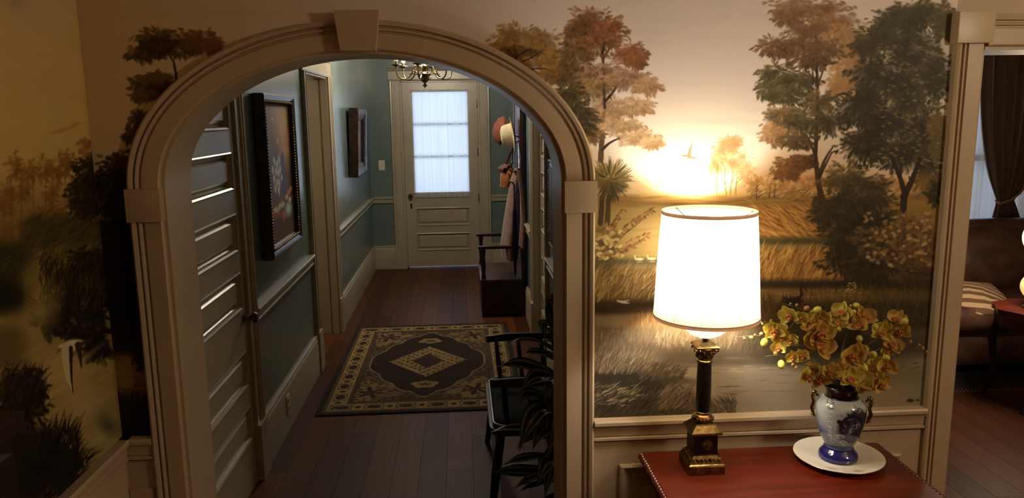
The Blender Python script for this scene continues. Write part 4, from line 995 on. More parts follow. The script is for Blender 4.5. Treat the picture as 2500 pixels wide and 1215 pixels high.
# ------------------------------------------------------------------ plate
PX, PYc = 1.142, -0.148
def plate_mat():
    m, nt, b = new_mat('white_porcelain_with_faint_flowers'); N, L = nt.nodes, nt.links
    tc = N.new('ShaderNodeTexCoord'); base = None
    mixprev = None; colprev = (*lin((232, 226, 212)), 1)
    prev = None
    for (x, y, r, c) in ((-0.062,-0.085,0.020,(206,160,160)),(-0.032,-0.108,0.014,(214,190,186)),(0.004,-0.108,0.018,(150,156,150)),(0.020,-0.112,0.010,(140,148,140))):
        vm = N.new('ShaderNodeVectorMath'); vm.operation = 'DISTANCE'; vm.inputs[1].default_value = (x, y, 0.012); L.new(tc.outputs['Object'], vm.inputs[0])
        nz = N.new('ShaderNodeTexNoise'); nz.inputs['Scale'].default_value = 110; L.new(tc.outputs['Object'], nz.inputs['Vector'])
        su = N.new('ShaderNodeMath'); su.operation = 'MULTIPLY_ADD'; su.inputs[1].default_value = r*2.4; su.inputs[2].default_value = -r*1.2; L.new(nz.outputs[0], su.inputs[0])
        ad = N.new('ShaderNodeMath'); ad.operation = 'ADD'; L.new(vm.outputs['Value'], ad.inputs[0]); L.new(su.outputs[0], ad.inputs[1])
        mr = N.new('ShaderNodeMapRange'); mr.inputs['From Min'].default_value = r; mr.inputs['From Max'].default_value = r*0.5; mr.inputs['To Max'].default_value = 0.8; L.new(ad.outputs[0], mr.inputs['Value'])
        mx = N.new('ShaderNodeMix'); mx.data_type = 'RGBA'; L.new(mr.outputs[0], mx.inputs[0])
        if prev is None: mx.inputs[6].default_value = colprev
        else: L.new(prev, mx.inputs[6])
        mx.inputs[7].default_value = (*lin(c), 1); prev = mx.outputs[2]
    L.new(prev, b.inputs['Base Color']); b.inputs['Roughness'].default_value = 0.14
    return m
pl = thing('plate', 'white porcelain plate with faint flowers and a gilt rim under the vase', 'plate', (PX, PYc, TZ))
MB().lathe([(0.0001,0.002),(0.068,0.002),(0.070,0.0),(0.074,0.002),(0.080,0.004),(0.132,0.017),(0.1335,0.0188),(0.132,0.0200),(0.120,0.0178),(0.085,0.0095),(0.070,0.0068),(0.0001,0.0062)], 64).build('plate_body', plate_mat(), pl)
MB().lathe([(0.1318,0.0196),(0.1334,0.0204),(0.1346,0.0190),(0.1334,0.0180)], 64, cap=False).build('gilt_rim', M['gold'], pl)

# ------------------------------------------------------------------ vase
def vase_mat():
    m, nt, b = new_mat('blue_and_white_glazed_ceramic'); N, L = nt.nodes, nt.links
    tc = N.new('ShaderNodeTexCoord'); sp = N.new('ShaderNodeSeparateXYZ'); L.new(tc.outputs['Object'], sp.inputs[0])
    nz = N.new('ShaderNodeTexNoise'); nz.inputs['Scale'].default_value = 16; nz.inputs['Detail'].default_value = 5; L.new(tc.outputs['Object'], nz.inputs['Vector'])
    n2 = N.new('ShaderNodeTexNoise'); n2.inputs['Scale'].default_value = 55; n2.inputs['Detail'].default_value = 4; n2.inputs['Distortion'].default_value = 1.2; L.new(tc.outputs['Object'], n2.inputs['Vector'])
    def mth(op, a, b_=None, c=None):
        q = N.new('ShaderNodeMath'); q.operation = op
        for i, v in enumerate((a, b_, c)):
            if v is None: continue
            if isinstance(v, (int, float)): q.inputs[i].default_value = v
            else: L.new(v, q.inputs[i])
        return q.outputs[0]
    def rng(v, a, b_):
        q = N.new('ShaderNodeMapRange'); q.inputs['From Min'].default_value = a; q.inputs['From Max'].default_value = b_; L.new(v, q.inputs['Value']); return q.outputs[0]
    def mixq(f, a, c):
        q = N.new('ShaderNodeMix'); q.data_type = 'RGBA'; L.new(f, q.inputs[0])
        if isinstance(a, tuple): q.inputs[6].default_value = (*lin(a), 1)
        else: L.new(a, q.inputs[6])
        q.inputs[7].default_value = (*lin(c), 1); return q.outputs[2]
    x, y, z = sp.outputs
    # pale ground shading into cobalt low on the left
    zf = mth('ADD', z, mth('MULTIPLY_ADD', nz.outputs[0], 0.07, -0.035))
    low = mth('MULTIPLY', rng(zf, 0.150, 0.085), rng(x, 0.02, -0.05))
    col = mixq(low, (180, 190, 198), (26, 34, 120))
    low2 = rng(zf, 0.105, 0.055); col = mixq(low2, col, (70, 84, 110))
    # dark painted flowers on the front
    def blob(cx, cz, r):
        d = mth('SQRT', mth('ADD', mth('POWER', mth('SUBTRACT', x, cx), 2.0), mth('POWER', mth('MULTIPLY', mth('SUBTRACT', z, cz), 0.85), 2.0)))
        d = mth('ADD', d, mth('MULTIPLY_ADD', n2.outputs[0], 0.034, -0.017))
        return rng(d, r, r*0.75)
    front = rng(y, 0.0, -0.02)
    for cx, cz, r, cc in ((0.034,0.122,0.046,(40,48,72)),(0.050,0.145,0.034,(30,36,58)),(0.010,0.142,0.018,(26,28,50)),(0.036,0.160,0.024,(28,34,56)),(0.030,0.095,0.028,(34,42,66))):
        col = mixq(mth('MULTIPLY', blob(cx, cz, r), front), col, cc)
    pet = mth('MULTIPLY', mth('MULTIPLY', blob(0.032, 0.128, 0.030), front), rng(n2.outputs[0], 0.52, 0.60)); col = mixq(pet, col, (128, 140, 156))
    col = mixq(mth('MULTIPLY', mth('MULTIPLY', blob(-0.028, 0.188, 0.014), front), rng(n2.outputs[0], 0.40, 0.5)), col, (22, 26, 66))
    # cobalt foot and dark neck
    foot = rng(z, 0.0425, 0.041); col = mixq(foot, col, (22, 20, 92))
    col = mixq(rng(z, 0.199, 0.202), col, (10, 10, 16))
    L.new(col, b.inputs['Base Color']); b.inputs['Roughness'].default_value = 0.10; b.inputs['Coat Weight'].default_value = 0.5
    bp = N.new('ShaderNodeBump'); bp.inputs['Strength'].default_value = 0.12; bp.inputs['Distance'].default_value = 0.004; L.new(n2.outputs[0], bp.inputs['Height']); L.new(bp.outputs[0], b.inputs['Normal'])
    return m
va = thing('vase', 'blue and white glazed vase with gilt handles on the plate', 'vase', (PX, PYc+0.002, TZ+0.0064), R(-28))
M['vase'] = vase_mat()
MB().lathe([(0.0001,0.001),(0.050,0.0),(0.057,0.004),(0.0585,0.012),(0.055,0.022),(0.046,0.031),(0.0415,0.036),(0.044,0.039),(0.0425,0.043),(0.041,0.046),(0.044,0.050),(0.050,0.062),(0.0585,0.082),(0.066,0.108),(0.0715,0.138),(0.0735,0.160),(0.0725,0.174),(0.068,0.184),(0.060,0.193),(0.052,0.199),(0.0465,0.203),(0.046,0.214),(0.050,0.226),(0.0525,0.232),(0.050,0.235),(0.046,0.230),(0.042,0.21),(0.042,0.18),(0.0001,0.17)], 56).build('vase_body', M['vase'], va)
for s_ in (-1, 1):
    h = MB().tube([(s_*0.067,-0.012,0.196),(s_*0.077,-0.014,0.206),(s_*0.082,-0.014,0.196),(s_*0.078,-0.014,0.176),(s_*0.083,-0.014,0.158),(s_*0.078,-0.012,0.140),(s_*0.073,-0.012,0.128)], [0.004,0.0055,0.0065,0.005,0.006,0.005,0.003], 10)
    h.ball((s_*0.078,-0.014,0.206), 0.0085).ball((s_*0.081,-0.014,0.136), 0.004)
    h.build('handle', M['gold'], va)
sc = MB()
def spiral(cx, cz, r, turns=1.5, flip=1):
    pts = []
    for i in range(20):
        t = i/19*turns*2*PI; q = r*(1-0.75*i/19)
        x_, z_ = cx+flip*q*math.cos(t), cz+q*math.sin(t)
        rr = np.interp(z_, [0.05,0.062,0.082,0.108,0.138,0.160,0.174], [0.044,0.050,0.0585,0.066,0.0715,0.0735,0.0725])
        yy = -math.sqrt(max(1e-6, rr*rr-x_*x_)); pts.append((x_, yy*1.002, z_))
    sc.tube(pts, 0.0011, 6)
for cz, r in ((0.166,0.005),(0.150,0.006),(0.134,0.006),(0.118,0.0055),(0.103,0.006),(0.088,0.007)): spiral(-0.030+0.06*(0.166-cz), cz, r, 1.6, 1 if cz > 0.12 else -1)
spiral(-0.016, 0.074, 0.010); spiral(0.014, 0.070, 0.011, 1.3, -1); spiral(0.0, 0.090, 0.014, 0.6)
sc.build('relief_scrolls', mat('raised_pale_slip', (206, 214, 222), (170, 180, 196), rough=0.15, scale=60), va)

# ------------------------------------------------------------------ orchid sprays in the vase
def petal_mat(name, c1, c2, tr=0.35):
    m = mat(name, c1, c2, rough=0.55, scale=40, detail=2, stretch=(1, 6, 1), bump=0.15, vary=0.22, trans=tr, sheen=0.2)
    return m
M['petal_y'] = petal_mat('yellow_orchid_petal', (210, 188, 84), (184, 156, 60))
M['petal_o'] = petal_mat('orange_orchid_petal', (212, 174, 88), (190, 146, 64))
M['petal_l'] = petal_mat('lemon_orchid_petal', (206, 186, 84), (174, 150, 58))
M['lip'] = mat('russet_orchid_lip', (170, 96, 30), (120, 60, 20), rough=0.5, scale=60)
M['bud'] = mat('pale_green_bud', (222, 214, 104), (190, 180, 70), rough=0.45, scale=20, trans=0.2)
M['bud2'] = mat('pinkish_olive_bud', (170, 120, 70), (140, 110, 52), rough=0.5, scale=20)
M['stem'] = mat('brown_green_stem', (104, 84, 38), (78, 58, 26), rough=0.5, scale=20)
def petal_mesh(name, L, W, cup, tipw, notch=0.0):
    def fn(u, v):
        t = v; wv = W*(math.sin(PI*min(1, t**0.75*0.97+0.03)))**0.6*(1+tipw*(t-0.5))
        s_ = (u-0.5)*2
        return (s_*wv*0.5, L*t-notch*L*abs(s_)*t, cup*(t*t)*L*0.4 - 0.18*W*(1-s_*s_)*math.sin(PI*t) + 0.05*W*math.sin(7*t+3*s_)*t)
    return MB().patch(fn, 6, 8).mesh(name, True, 180)
pet_big = {k: petal_mesh('petal', 0.030, 0.034, 0.5, 0.3) for k in 'yol'}
pet_thin = {k: petal_mesh('petal', 0.031, 0.021, 0.4, -0.1) for k in 'yol'}
for k in 'yol':
    pet_big[k].materials.append(M['petal_'+k]); pet_thin[k].materials.append(M['petal_'+k])
lipm = MB().ball((0,0.0,0.004), 0.0055, 0.0055, 0.007, 10, 7).patch(lambda u, v: ((u-0.5)*0.016*math.sin(PI*min(1,v+0.15)), -0.016*v, 0.004+0.010*math.sin(2.2*v)-0.02*(u-0.5)**2), 5, 6).ball((0.006,-0.003,0.007), 0.004, 0.0055, 0.003, 8, 6).ball((-0.006,-0.003,0.007), 0.004, 0.0055, 0.003, 8, 6).mesh('blossom', True, 60); lipm.materials.append(M['lip'])
budm = MB().ball((0,0,0), 1.0, 1.0, 1.35, 12, 9).mesh('bud'); budm.materials.append(M['bud'])
budm2 = MB().ball((0,0,0), 1.0, 1.0, 1.3, 10, 7).mesh('bud'); budm2.materials.append(M['bud2'])
ro = random.Random(5)
def face_rot(d, roll):
    """rotation taking local +z to direction d"""
    q = Vector(d).to_track_quat('Z', 'Y'); return (q @ Matrix.Rotation(roll, 3, 'Z').to_quaternion()).to_euler()
MOUTH = Vector((PX, PYc+0.002, TZ+0.225))
def spray(label, tip, mids, depth, flowers, buds):
    """tip, mids: pixels of the stem on the plane y=depth; flowers: (px,py,radius px,colour); buds: (px,py,radius px,kind)"""
    t = thing('orchid_spray', label, 'flower', tuple(MOUTH), 0, 'orchid sprays in the vase')
    W = lambda px, py, dy=0.0: Vector(at(px, py, 1, depth+dy))-MOUTH
    pts = [Vector((0,0,-0.06)), Vector((0,0,0.0))]+[W(*q) for q in mids]+[W(*tip)]
    P = []
    for i in range(len(pts)-1):     # Catmull-Rom
        p0, p1, p2, p3 = pts[max(i-1,0)], pts[i], pts[i+1], pts[min(i+2,len(pts)-1)]
        for k in range(6):
            s_ = k/6; P.append(0.5*((2*p1)+(p2-p0)*s_+(2*p0-5*p1+4*p2-p3)*s_*s_+(3*p1-p0-3*p2+p3)*s_**3))
    P.append(pts[-1])
    m = MB().tube(P, [0.0026*(1-0.6*i/len(P)) for i in range(len(P))], 7)
    def near(q): return min(P[6:], key=lambda w_: (w_-q).length)
    for (px, py, r, k) in flowers:
        q = W(px, py, ro.uniform(-0.035, 0.015)); n_ = near(q)
        m.tube([n_, (n_+q)/2+Vector((0,0.006,0.004)), q+Vector((0,0.006,0))], 0.0011, 5)
        d = Vector((-0.42,-1.0,0.30))+Vector((ro.uniform(-0.7,0.7), ro.uniform(-0.3,0.2), ro.uniform(-0.6,0.5)))
        b = put('blossom', lipm, None, t, q, face_rot(d, ro.uniform(-0.5,0.5))); s_ = r/24.0*1.26; b.scale = (s_, s_, s_)
        for i, (a, big) in enumerate(((90,0),(210,0),(330,0),(18,1),(162,1))):
            put('petal', (pet_big if big else pet_thin)[k], None, b, (0,0,0.001*big), (R(ro.uniform(-8,22)), R(ro.uniform(-12,12)), R(a-90+ro.uniform(-8,8))))
    for (px, py, r, k) in buds:
        q = W(px, py, ro.uniform(-0.03, 0.01)); n_ = near(q)
        m.tube([n_, (n_+q)/2+Vector((0,0,-0.004)), q], 0.0010, 5)
        b = put('bud', budm if k == 'g' else budm2, None, t, q, face_rot(q-n_+Vector((0,-0.01,0.004)), 0)); s_ = r*0.00108; b.scale = (s_, s_, s_)
    m.build('stem', M['stem'], t)
spray('orchid spray reaching farthest left toward the lamp shade', (1797,823), [(2000,900),(1930,848),(1865,820)], -0.17,
      [(1926,833,19,'y'),(1902,848,17,'l')], [(1866,835,10,'g'),(1834,823,5,'g'),(1817,826,4,'p'),(1859,815,6,'p'),(1843,817,3,'g')])
spray('orchid spray with lemon blossoms and forked tip below the shade rim', (1858,785), [(2010,890),(1950,830),(1900,790)], -0.20,
      [(1892,806,22,'l'),(1926,769,21,'l'),(1905,822,18,'y'),(1956,775,15,'l')], [(1915,799,9,'g'),(1882,783,4,'p'),(1862,790,3,'p'),(1872,796,3,'p')])
spray('orchid spray arching up in front of the painted heron', (1910,740), [(2015,890),(1990,820),(1960,760)], -0.12,
      [(1984,795,24,'o'),(2008,776,20,'y'),(1968,778,16,'y')], [(1995,755,9,'g'),(1969,752,7,'p'),(1930,741,3,'p'),(1945,744,4,'p'),(1985,760,6,'g')])
spray('dense cluster of amber orchid blossoms at the centre of the bouquet', (2000,790), [(2020,900),(2010,850)], -0.22,
      [(2004,812,27,'o'),(2004,842,29,'o'),(1982,822,20,'y'),(1958,868,16,'y')], [(1970,806,4,'p'),(1966,858,5,'p'),(1972,864,4,'p')])
spray('upright orchid spray at the top of the bouquet', (2088,742), [(2050,890),(2062,830),(2075,780)], -0.13,
      [(2055,762,22,'l'),(2046,784,21,'y'),(2108,775,26,'o'),(2096,794,22,'o'),(2070,778,18,'y')], [(2091,745,8,'g'),(2085,760,6,'g'),(2071,793,8,'g'),(2047,802,8,'g'),(2078,746,4,'g')])
spray('orchid spray leaning upper right, in front of the dark painted bank', (2222,790), [(2070,890),(2120,840),(2180,805)], -0.12,
      [(2151,812,20,'y'),(2189,778,21,'o'),(2196,808,22,'y'),(2160,800,17,'o')], [(2208,784,10,'g'),(2138,799,10,'g'),(2098,826,9,'g'),(2212,800,5,'g')])
spray('orchid spray stretching right across the door casing', (2268,868), [(2080,900),(2150,850),(2215,838)], -0.10,
      [(2179,840,22,'o'),(2166,856,15,'y')], [(2252,850,6,'p'),(2262,858,4,'p'),(2222,834,5,'p'),(2243,842,5,'p'),(2200,852,4,'p')])
spray('orchid spray with orange-red blossoms right of the vase mouth', (2164,873), [(2060,915),(2085,880),(2120,868)], -0.20,
      [(2082,868,25,'o'),(2099,858,20,'o'),(2166,895,21,'o'),(2140,888,18,'y')], [(2131,865,10,'g'),(2164,873,9,'g'),(2108,896,11,'g')])
spray('orchid spray drooping over the left of the vase neck', (1868,870), [(2000,905),(1950,885),(1900,868)], -0.21,
      [(1971,914,25,'y'),(2001,926,22,'o'),(1936,872,14,'y'),(1984,900,18,'l')], [(1908,889,10,'g'),(1894,863,6,'p'),(1973,907,8,'g'),(1936,890,5,'p'),(1945,896,5,'p'),(1955,882,4,'p'),(1985,944,4,'p')])
spray('orchid spray spilling low over the right of the vase neck', (2160,945), [(2060,925),(2095,915),(2130,918)], -0.22,
      [(2030,908,20,'o'),(2056,908,22,'o'),(2076,924,22,'y'),(2099,924,26,'l'),(2151,938,21,'o'),(2120,912,18,'o'),(2112,944,18,'y'),(2138,918,17,'y')], [(2123,950,5,'p'),(2085,940,4,'g')])

# ------------------------------------------------------------------ dark cabinet at the left edge, wall outlet behind the table
cab = thing('cabinet', 'dark wooden cabinet at the lower left edge', 'cabinet', (XL+0.012, -1.45, 0))
MB().box(0.0, 0.215, -0.53, 0.53, 0.06, 1.245, 0.004).build('carcass', M['darkwood'], cab)
MB().box(0.0, 0.235, -0.545, 0.545, 1.245, 1.282, 0.008).build('cornice', M['darkwood'], cab)
MB().box(0.0, 0.200, -0.51, 0.51, 0.0, 0.06).build('plinth', M['darkwood'], cab)
for sy in (-1, 1):
    a, b = sorted((sy*0.012, sy*0.505))
    dd = MB().box(0.213, 0.229, a, b, 0.10, 1.215, 0.003).build('cabinet_door', M['darkwood'], cab)
    panel_frame(MB(), a+0.05, b-0.05, 0.16, 1.155, lambda q, o, z: (0.229+o*0.7, q, z)).build('door_molding', M['darkwood'], dd, ang=20)
    MB().ball((0.240, sy*0.035, 0.66), 0.011).build('door_knob', M['gold'], dd)
ot = thing('wall_outlet', 'small wall outlet on the wainscot behind the table', 'outlet', (1.352, -0.010, 0.665))
MB().box(-0.026, 0.026, -0.005, 0.0, -0.036, 0.036, 0.002).build('cover_plate', M['trim'], ot)
MB().box(-0.014, 0.014, -0.0065, -0.0045, 0.006, 0.026, 0.001).box(-0.014, 0.014, -0.0065, -0.0045, -0.026, -0.006, 0.001).build('socket', M['white_plastic'], ot)
# ------------------------------------------------------------------ rug
RGX0, RGX1, RGY0, RGY1 = -0.925, 0.365, 2.225, 4.215
def rug_colours(n, m):
    u, v = np.meshgrid(np.linspace(-1, 1, n), np.linspace(-1, 1, m))
    hw, hl = (RGX1-RGX0)/2, (RGY1-RGY0)/2
    x, y = u*hw, v*hl; ax_, ay = np.abs(x), np.abs(y)
    e = np.minimum(hw-ax_, hl-ay)                    # distance from the rug's edge
    rng = np.random.default_rng(4)
    col = np.zeros((m, n, 3)); 
    def setc(mask, c): col[mask] = np.array(c)/255.0
    beige, dark, brown, olive, red = (176,148,100), (30,18,12), (70,44,26), (104,82,50), (60,20,14)
    setc(e >= 0, dark)
    setc((e > 0.030) & (e < 0.048), olive)
    setc((e > 0.052) & (e < 0.165), beige)
    setc((e > 0.172) & (e < 0.196), olive); setc((e > 0.181) & (e < 0.186), dark)
    setc(e > 0.202, brown)
    fld = e > 0.202
    # border motifs
    along = np.where(hw-ax_ < hl-ay, y, x); bd = e-0.108
    ph = (along+0.001) % 0.20-0.10
    bor = (e > 0.052) & (e < 0.165)
    setc(bor & ((ph/0.045)**2+(bd/0.030)**2 < 1), dark)
    setc(bor & ((ph/0.026)**2+(bd/0.016)**2 < 1), red)
    p2 = (along+0.101) % 0.20-0.10
    setc(bor & ((p2/0.018)**2+(bd/0.022)**2 < 1), red)
    setc(bor & (np.abs(np.hypot(ph/0.062, bd/0.045)-1) < 0.07), olive)
    for dx_, dz_ in ((0.045,0.035),(0.045,-0.035)):
        setc(bor & (((np.abs(p2)-dx_)/0.010)**2+((bd-dz_)/0.007)**2 < 1), dark)
    setc(bor & (np.sin(along*210)*np.sin(e*240) > 0.86), olive)
    # field: scalloped medallion on an olive ground with beige corner sprays
    fx, fy = hw-0.202, hl-0.202
    setc(fld, (92,72,44))
    th = np.arctan2(y/fy, x/fx); rad = np.hypot(x/fx, y/fy)
    sprig = np.sin(x*70+np.sin(y*38)*2.0)*np.sin(y*70+np.sin(x*33)*2.0)
    setc(fld & (sprig > 0.55), (60,42,24)); setc(fld & (sprig < -0.7), (136,112,72))
    cd = np.hypot((ax_-fx*0.78)/0.16, (ay-fy*0.80)/0.20)+0.25*np.sin(6*np.arctan2(ay-fy*0.8, ax_-fx*0.78))
    setc(fld & (cd < 1), (150,124,80)); setc(fld & (cd < 1) & (sprig > 0.3), (92,60,36)); setc(fld & (cd < 0.35), red)
    # scalloped boundary
    bx, by = ax_/(fx*1.06), ay/(fy*1.00)
    bnd = 0.90+0.045*np.abs(np.sin(7*np.arctan2(by, bx)*1.0))*1.2
    med = (bx**1.35+by**1.35)**(1/1.35)
    setc(fld & (med < bnd), (150,140,120)); setc(fld & (med < bnd-0.022), (44,20,12))
    # centre lozenge and its pendants
    lz = ax_/(fx*0.66)+ay/(fy*0.46)+0.05*np.abs(np.sin(22*np.arctan2(ay, ax_+1e-6)))
    setc(fld & (lz < 1), (168,140,92)); setc(fld & (lz < 0.95) & (np.sin(x*95)*np.sin(y*80) > 0.35), (92,62,36)); setc(fld & (lz < 0.95) & (np.sin(x*60+1)*np.sin(y*66+1) < -0.6), (120,90,52))
    setc(fld & (ax_/(fx*0.26)+ay/(fy*0.22) < 1), (58,40,22)); setc(fld & (ax_/(fx*0.10)+ay/(fy*0.09) < 1), red)
    pd_ = np.hypot(ax_/(fx*0.20), (ay-fy*0.64)/(fy*0.085))+0.12*np.sin(5*np.arctan2(ay-fy*0.64, x))
    setc(fld & (pd_ < 1), (160,134,88)); setc(fld & (pd_ < 0.45), (96,66,40))
    col = np.clip(col*0.95-0.035, 0, 1)
    col *= (1+rng.normal(0, 0.06, (m, n)))[..., None]
    return np.clip(col, 0, 1)
def rug():
    n, m = 260, 400
    colr = rug_colours(n, m)
    xx, yy = np.meshgrid(np.linspace(RGX0, RGX1, n), np.linspace(RGY0, RGY1, m))
    co = np.stack([xx.ravel()-(RGX0+RGX1)/2, yy.ravel()-(RGY0+RGY1)/2, np.full(xx.size, 0.009)], -1)
    t = thing('rug', 'Persian-style rug with a lozenge medallion on the hall floor', 'rug', ((RGX0+RGX1)/2, (RGY0+RGY1)/2, 0), 0)
    put('rug_pile', grid_mesh('rug_pile', co, m, n, colr), M['rug'], t)
    MB().box(-(RGX1-RGX0)/2-0.004, (RGX1-RGX0)/2+0.004, -(RGY1-RGY0)/2-0.004, (RGY1-RGY0)/2+0.004, 0.0005, 0.0086, 0.003).build('rug_backing', mat('dark_rug_binding', (26,16,10), rough=0.9), t)
rug()

# ------------------------------------------------------------------ paintings on the left hall wall
class Flat:
    """a small canvas painted in its own 0..1 coordinates (u along, v up)"""
    def __init__(s, n, m, base):
        s.n, s.m = n, m; s.a = np.zeros((m, n, 3), np.float32)+np.array(base, np.float32)/255.0
        s.u, s.v = np.meshgrid(np.linspace(0, 1, n), np.linspace(0, 1, m)); s.asp = m/n
    def dab(s, u, v, ru, rv, c, al=0.8, soft=0.6, ang=0.0):
        x, y = s.u-u, (s.v-v)*s.asp; rv = rv*s.asp
        if ang: x, y = x*math.cos(ang)+y*math.sin(ang), y*math.cos(ang)-x*math.sin(ang)
        mk = (np.clip((1-np.hypot(x/ru, y/rv))/soft, 0, 1)*al)[..., None]
        s.a = s.a*(1-mk)+np.array(c, np.float32)/255.0*mk
def painting(name, label, y0, y1, z0, z1, fw, depth, flat, frame_mat, tilt=0.0, bead=True, gain=1.0):
    t = thing(name, label, 'painting', (XL+0.006, (y0+y1)/2, z0)); t.rotation_euler = (0, tilt, 0)
    w2, h = (y1-y0)/2, z1-z0
    prof = [(0,0),(0,depth*0.9),(fw*0.12,depth),(fw*0.30,depth*0.96),(fw*0.62,depth*0.70),(fw*0.70,depth*0.80),(fw*0.80,depth*0.72),(fw,depth*0.46),(fw,0)]
    cs = [(-w2,0),(w2,0),(w2,h),(-w2,h)]; inn = [(1,1),(-1,1),(-1,-1),(1,-1)]; k = len(prof)
    for e in range(4):
        m = MB(); vs = []
        for q in (e, (e+1) % 4):
            for u, v in prof: vs.append((v, cs[q][0]+inn[q][0]*u, cs[q][1]+inn[q][1]*u))
        m.add(vs, [(i, i+1, k+i+1, k+i) for i in range(k-1)])
        m.build('frame_rail', frame_mat, t, ang=25)
    if bead:
        bm_ = MB(); s_ = fw*0.74
        per = [((-w2+s_, s_), (w2-s_, s_)), ((w2-s_, s_), (w2-s_, h-s_)), ((w2-s_, h-s_), (-w2+s_, h-s_)), ((-w2+s_, h-s_), (-w2+s_, s_))]
        for a, b in per:
            L_ = math.hypot(b[0]-a[0], b[1]-a[1]); nb = int(L_/0.017)
            for i in range(nb):
                q = (i+0.5)/nb; bm_.ball((depth*0.80, a[0]+(b[0]-a[0])*q, a[1]+(b[1]-a[1])*q), 0.0085, 0.0076, 0.0076, 7, 5)
        o = bm_.build('beaded_edge', M['gold'], t); o['kind'] = 'stuff'
    n, m_ = flat.n, flat.m
    yy, zz = np.meshgrid(np.linspace(-w2+fw*0.97, w2-fw*0.97, n), np.linspace(fw*0.97, h-fw*0.97, m_))
    put('canvas', grid_mesh('canvas', np.stack([np.full(yy.size, depth*0.46), yy.ravel(), zz.ravel()], -1), m_, n, np.clip(flat.a**0.8*gain, 0, 1)), M['canvas'], t)
    return t
fr_ = np.random.default_rng(21)
f1 = Flat(110, 220, (58, 38, 22))
f1.dab(0.75, 0.86, 0.55, 0.26, (170,120,62), 0.8, 1.0); f1.dab(0.80, 0.66, 0.35, 0.18, (150,104,52), 0.7, 1.0); f1.dab(0.15, 0.80, 0.30, 0.26, (78,60,44), 0.6, 1.0); f1.dab(0.60, 0.95, 0.4, 0.08, (140,90,50), 0.6, 1.0)
f1.dab(0.15, 0.45, 0.3, 0.25, (36,30,32), 0.7, 1.0); f1.dab(0.62, 0.45, 0.17, 0.17, (34,34,52), 0.95, 0.4); f1.dab(0.64, 0.60, 0.07, 0.07, (36,34,50), 0.95, 0.4); f1.dab(0.5, 0.12, 0.7, 0.14, (40,24,16), 0.9, 1.0)
for u, v in ((0.32,0.60),(0.42,0.57),(0.50,0.60),(0.25,0.54),(0.36,0.52),(0.45,0.50),(0.28,0.47),(0.38,0.44),(0.46,0.43),(0.30,0.40),(0.52,0.53),(0.42,0.38)):
    f1.dab(u, v, 0.050, 0.034, (206,204,176), 0.95, 0.5, fr_.uniform(-0.3,0.3)); f1.dab(u+0.01, v-0.03, 0.03, 0.024, (110,122,100), 0.8, 0.6)
f1.dab(0.56,0.46,0.05,0.03,(214,130,84),0.95,0.4); f1.dab(0.35,0.90,0.04,0.012,(190,160,110),0.7,0.6); f1.dab(0.5,0.74,0.03,0.03,(190,170,120),0.6,0.6)
for u, v, c in ((0.80,0.33,(196,70,50)),(0.90,0.35,(206,96,60)),(0.72,0.30,(214,150,84)),(0.84,0.27,(220,170,110)),(0.25,0.245,(224,206,160)),(0.42,0.255,(224,196,140)),(0.54,0.26,(210,196,160)),(0.34,0.235,(200,110,70)),(0.12,0.225,(190,80,56))):
    f1.dab(u, v, 0.075, 0.026, c, 0.95, 0.5)
f1.dab(0.76,0.20,0.20,0.075,(104,122,124),0.9,0.6); f1.dab(0.76,0.21,0.07,0.04,(190,196,186),0.8,0.7); f1.dab(0.55,0.17,0.10,0.06,(150,66,40),0.7,0.8); f1.dab(0.3,0.20,0.3,0.03,(120,52,30),0.7,0.8)
M['frame1'] = mat('bronze_black_frame', (86, 74, 66), (42, 30, 22), rough=0.28, metal=0.55, scale=14, bump=0.05)
painting('painting', 'large still life of white tulips and fruit in a beaded dark frame', 1.785, 2.535, 1.055, 1.930, 0.062, 0.055, f1, M['frame1'], gain=1.75)
f2 = Flat(60, 90, (44, 26, 16)); f2.dab(0.5,0.5,0.35,0.4,(74,46,28),0.8,0.9); f2.dab(0.55,0.55,0.06,0.30,(190,150,116),0.8,0.7); f2.dab(0.5,0.25,0.3,0.1,(96,62,38),0.7,0.9); f2.dab(0.3,0.6,0.1,0.2,(34,20,14),0.8,0.8)
M['frame2'] = mat('carved_dark_walnut_frame', (66, 46, 34), (28, 18, 12), rough=0.30, metal=0.25, scale=26, bump=0.35)
painting('painting', 'smaller dark portrait in a deep carved frame, tilted off the wall', 5.05, 5.75, 1.235, 1.885, 0.125, 0.085, f2, M['frame2'], tilt=R(2.5), bead=False, gain=1.4)
# framed mirror on the right wall
mr_ = thing('framed_picture', 'dark framed picture with a pale beaded edge on the right hall wall', 'picture', (XR-0.004, 2.14, 1.0))
MB().box(-0.030, 0, -0.30, 0.30, 0, 0.53, 0.004).build('picture_frame', M['black'], mr_)
MB().box(-0.033, -0.029, -0.26, 0.26, 0.04, 0.49).build('print', mat('dark_print', (22,18,16), (12,10,9), rough=0.5, scale=8), mr_, smooth=False)
bd_ = MB()
for a, b in (((-0.292,0.008),(-0.292,0.522)), ((0.292,0.008),(0.292,0.522)), ((-0.292,0.522),(0.292,0.522)), ((-0.292,0.008),(0.292,0.008))):
    nb = int(math.hypot(b[0]-a[0], b[1]-a[1])/0.016)
    for i in range(nb+1): bd_.ball((-0.031, a[0]+(b[0]-a[0])*i/nb, a[1]+(b[1]-a[1])*i/nb), 0.007, seg=7, rings=5)
o = bd_.build('beaded_edge', M['pewter'], mr_); o['kind'] = 'stuff'

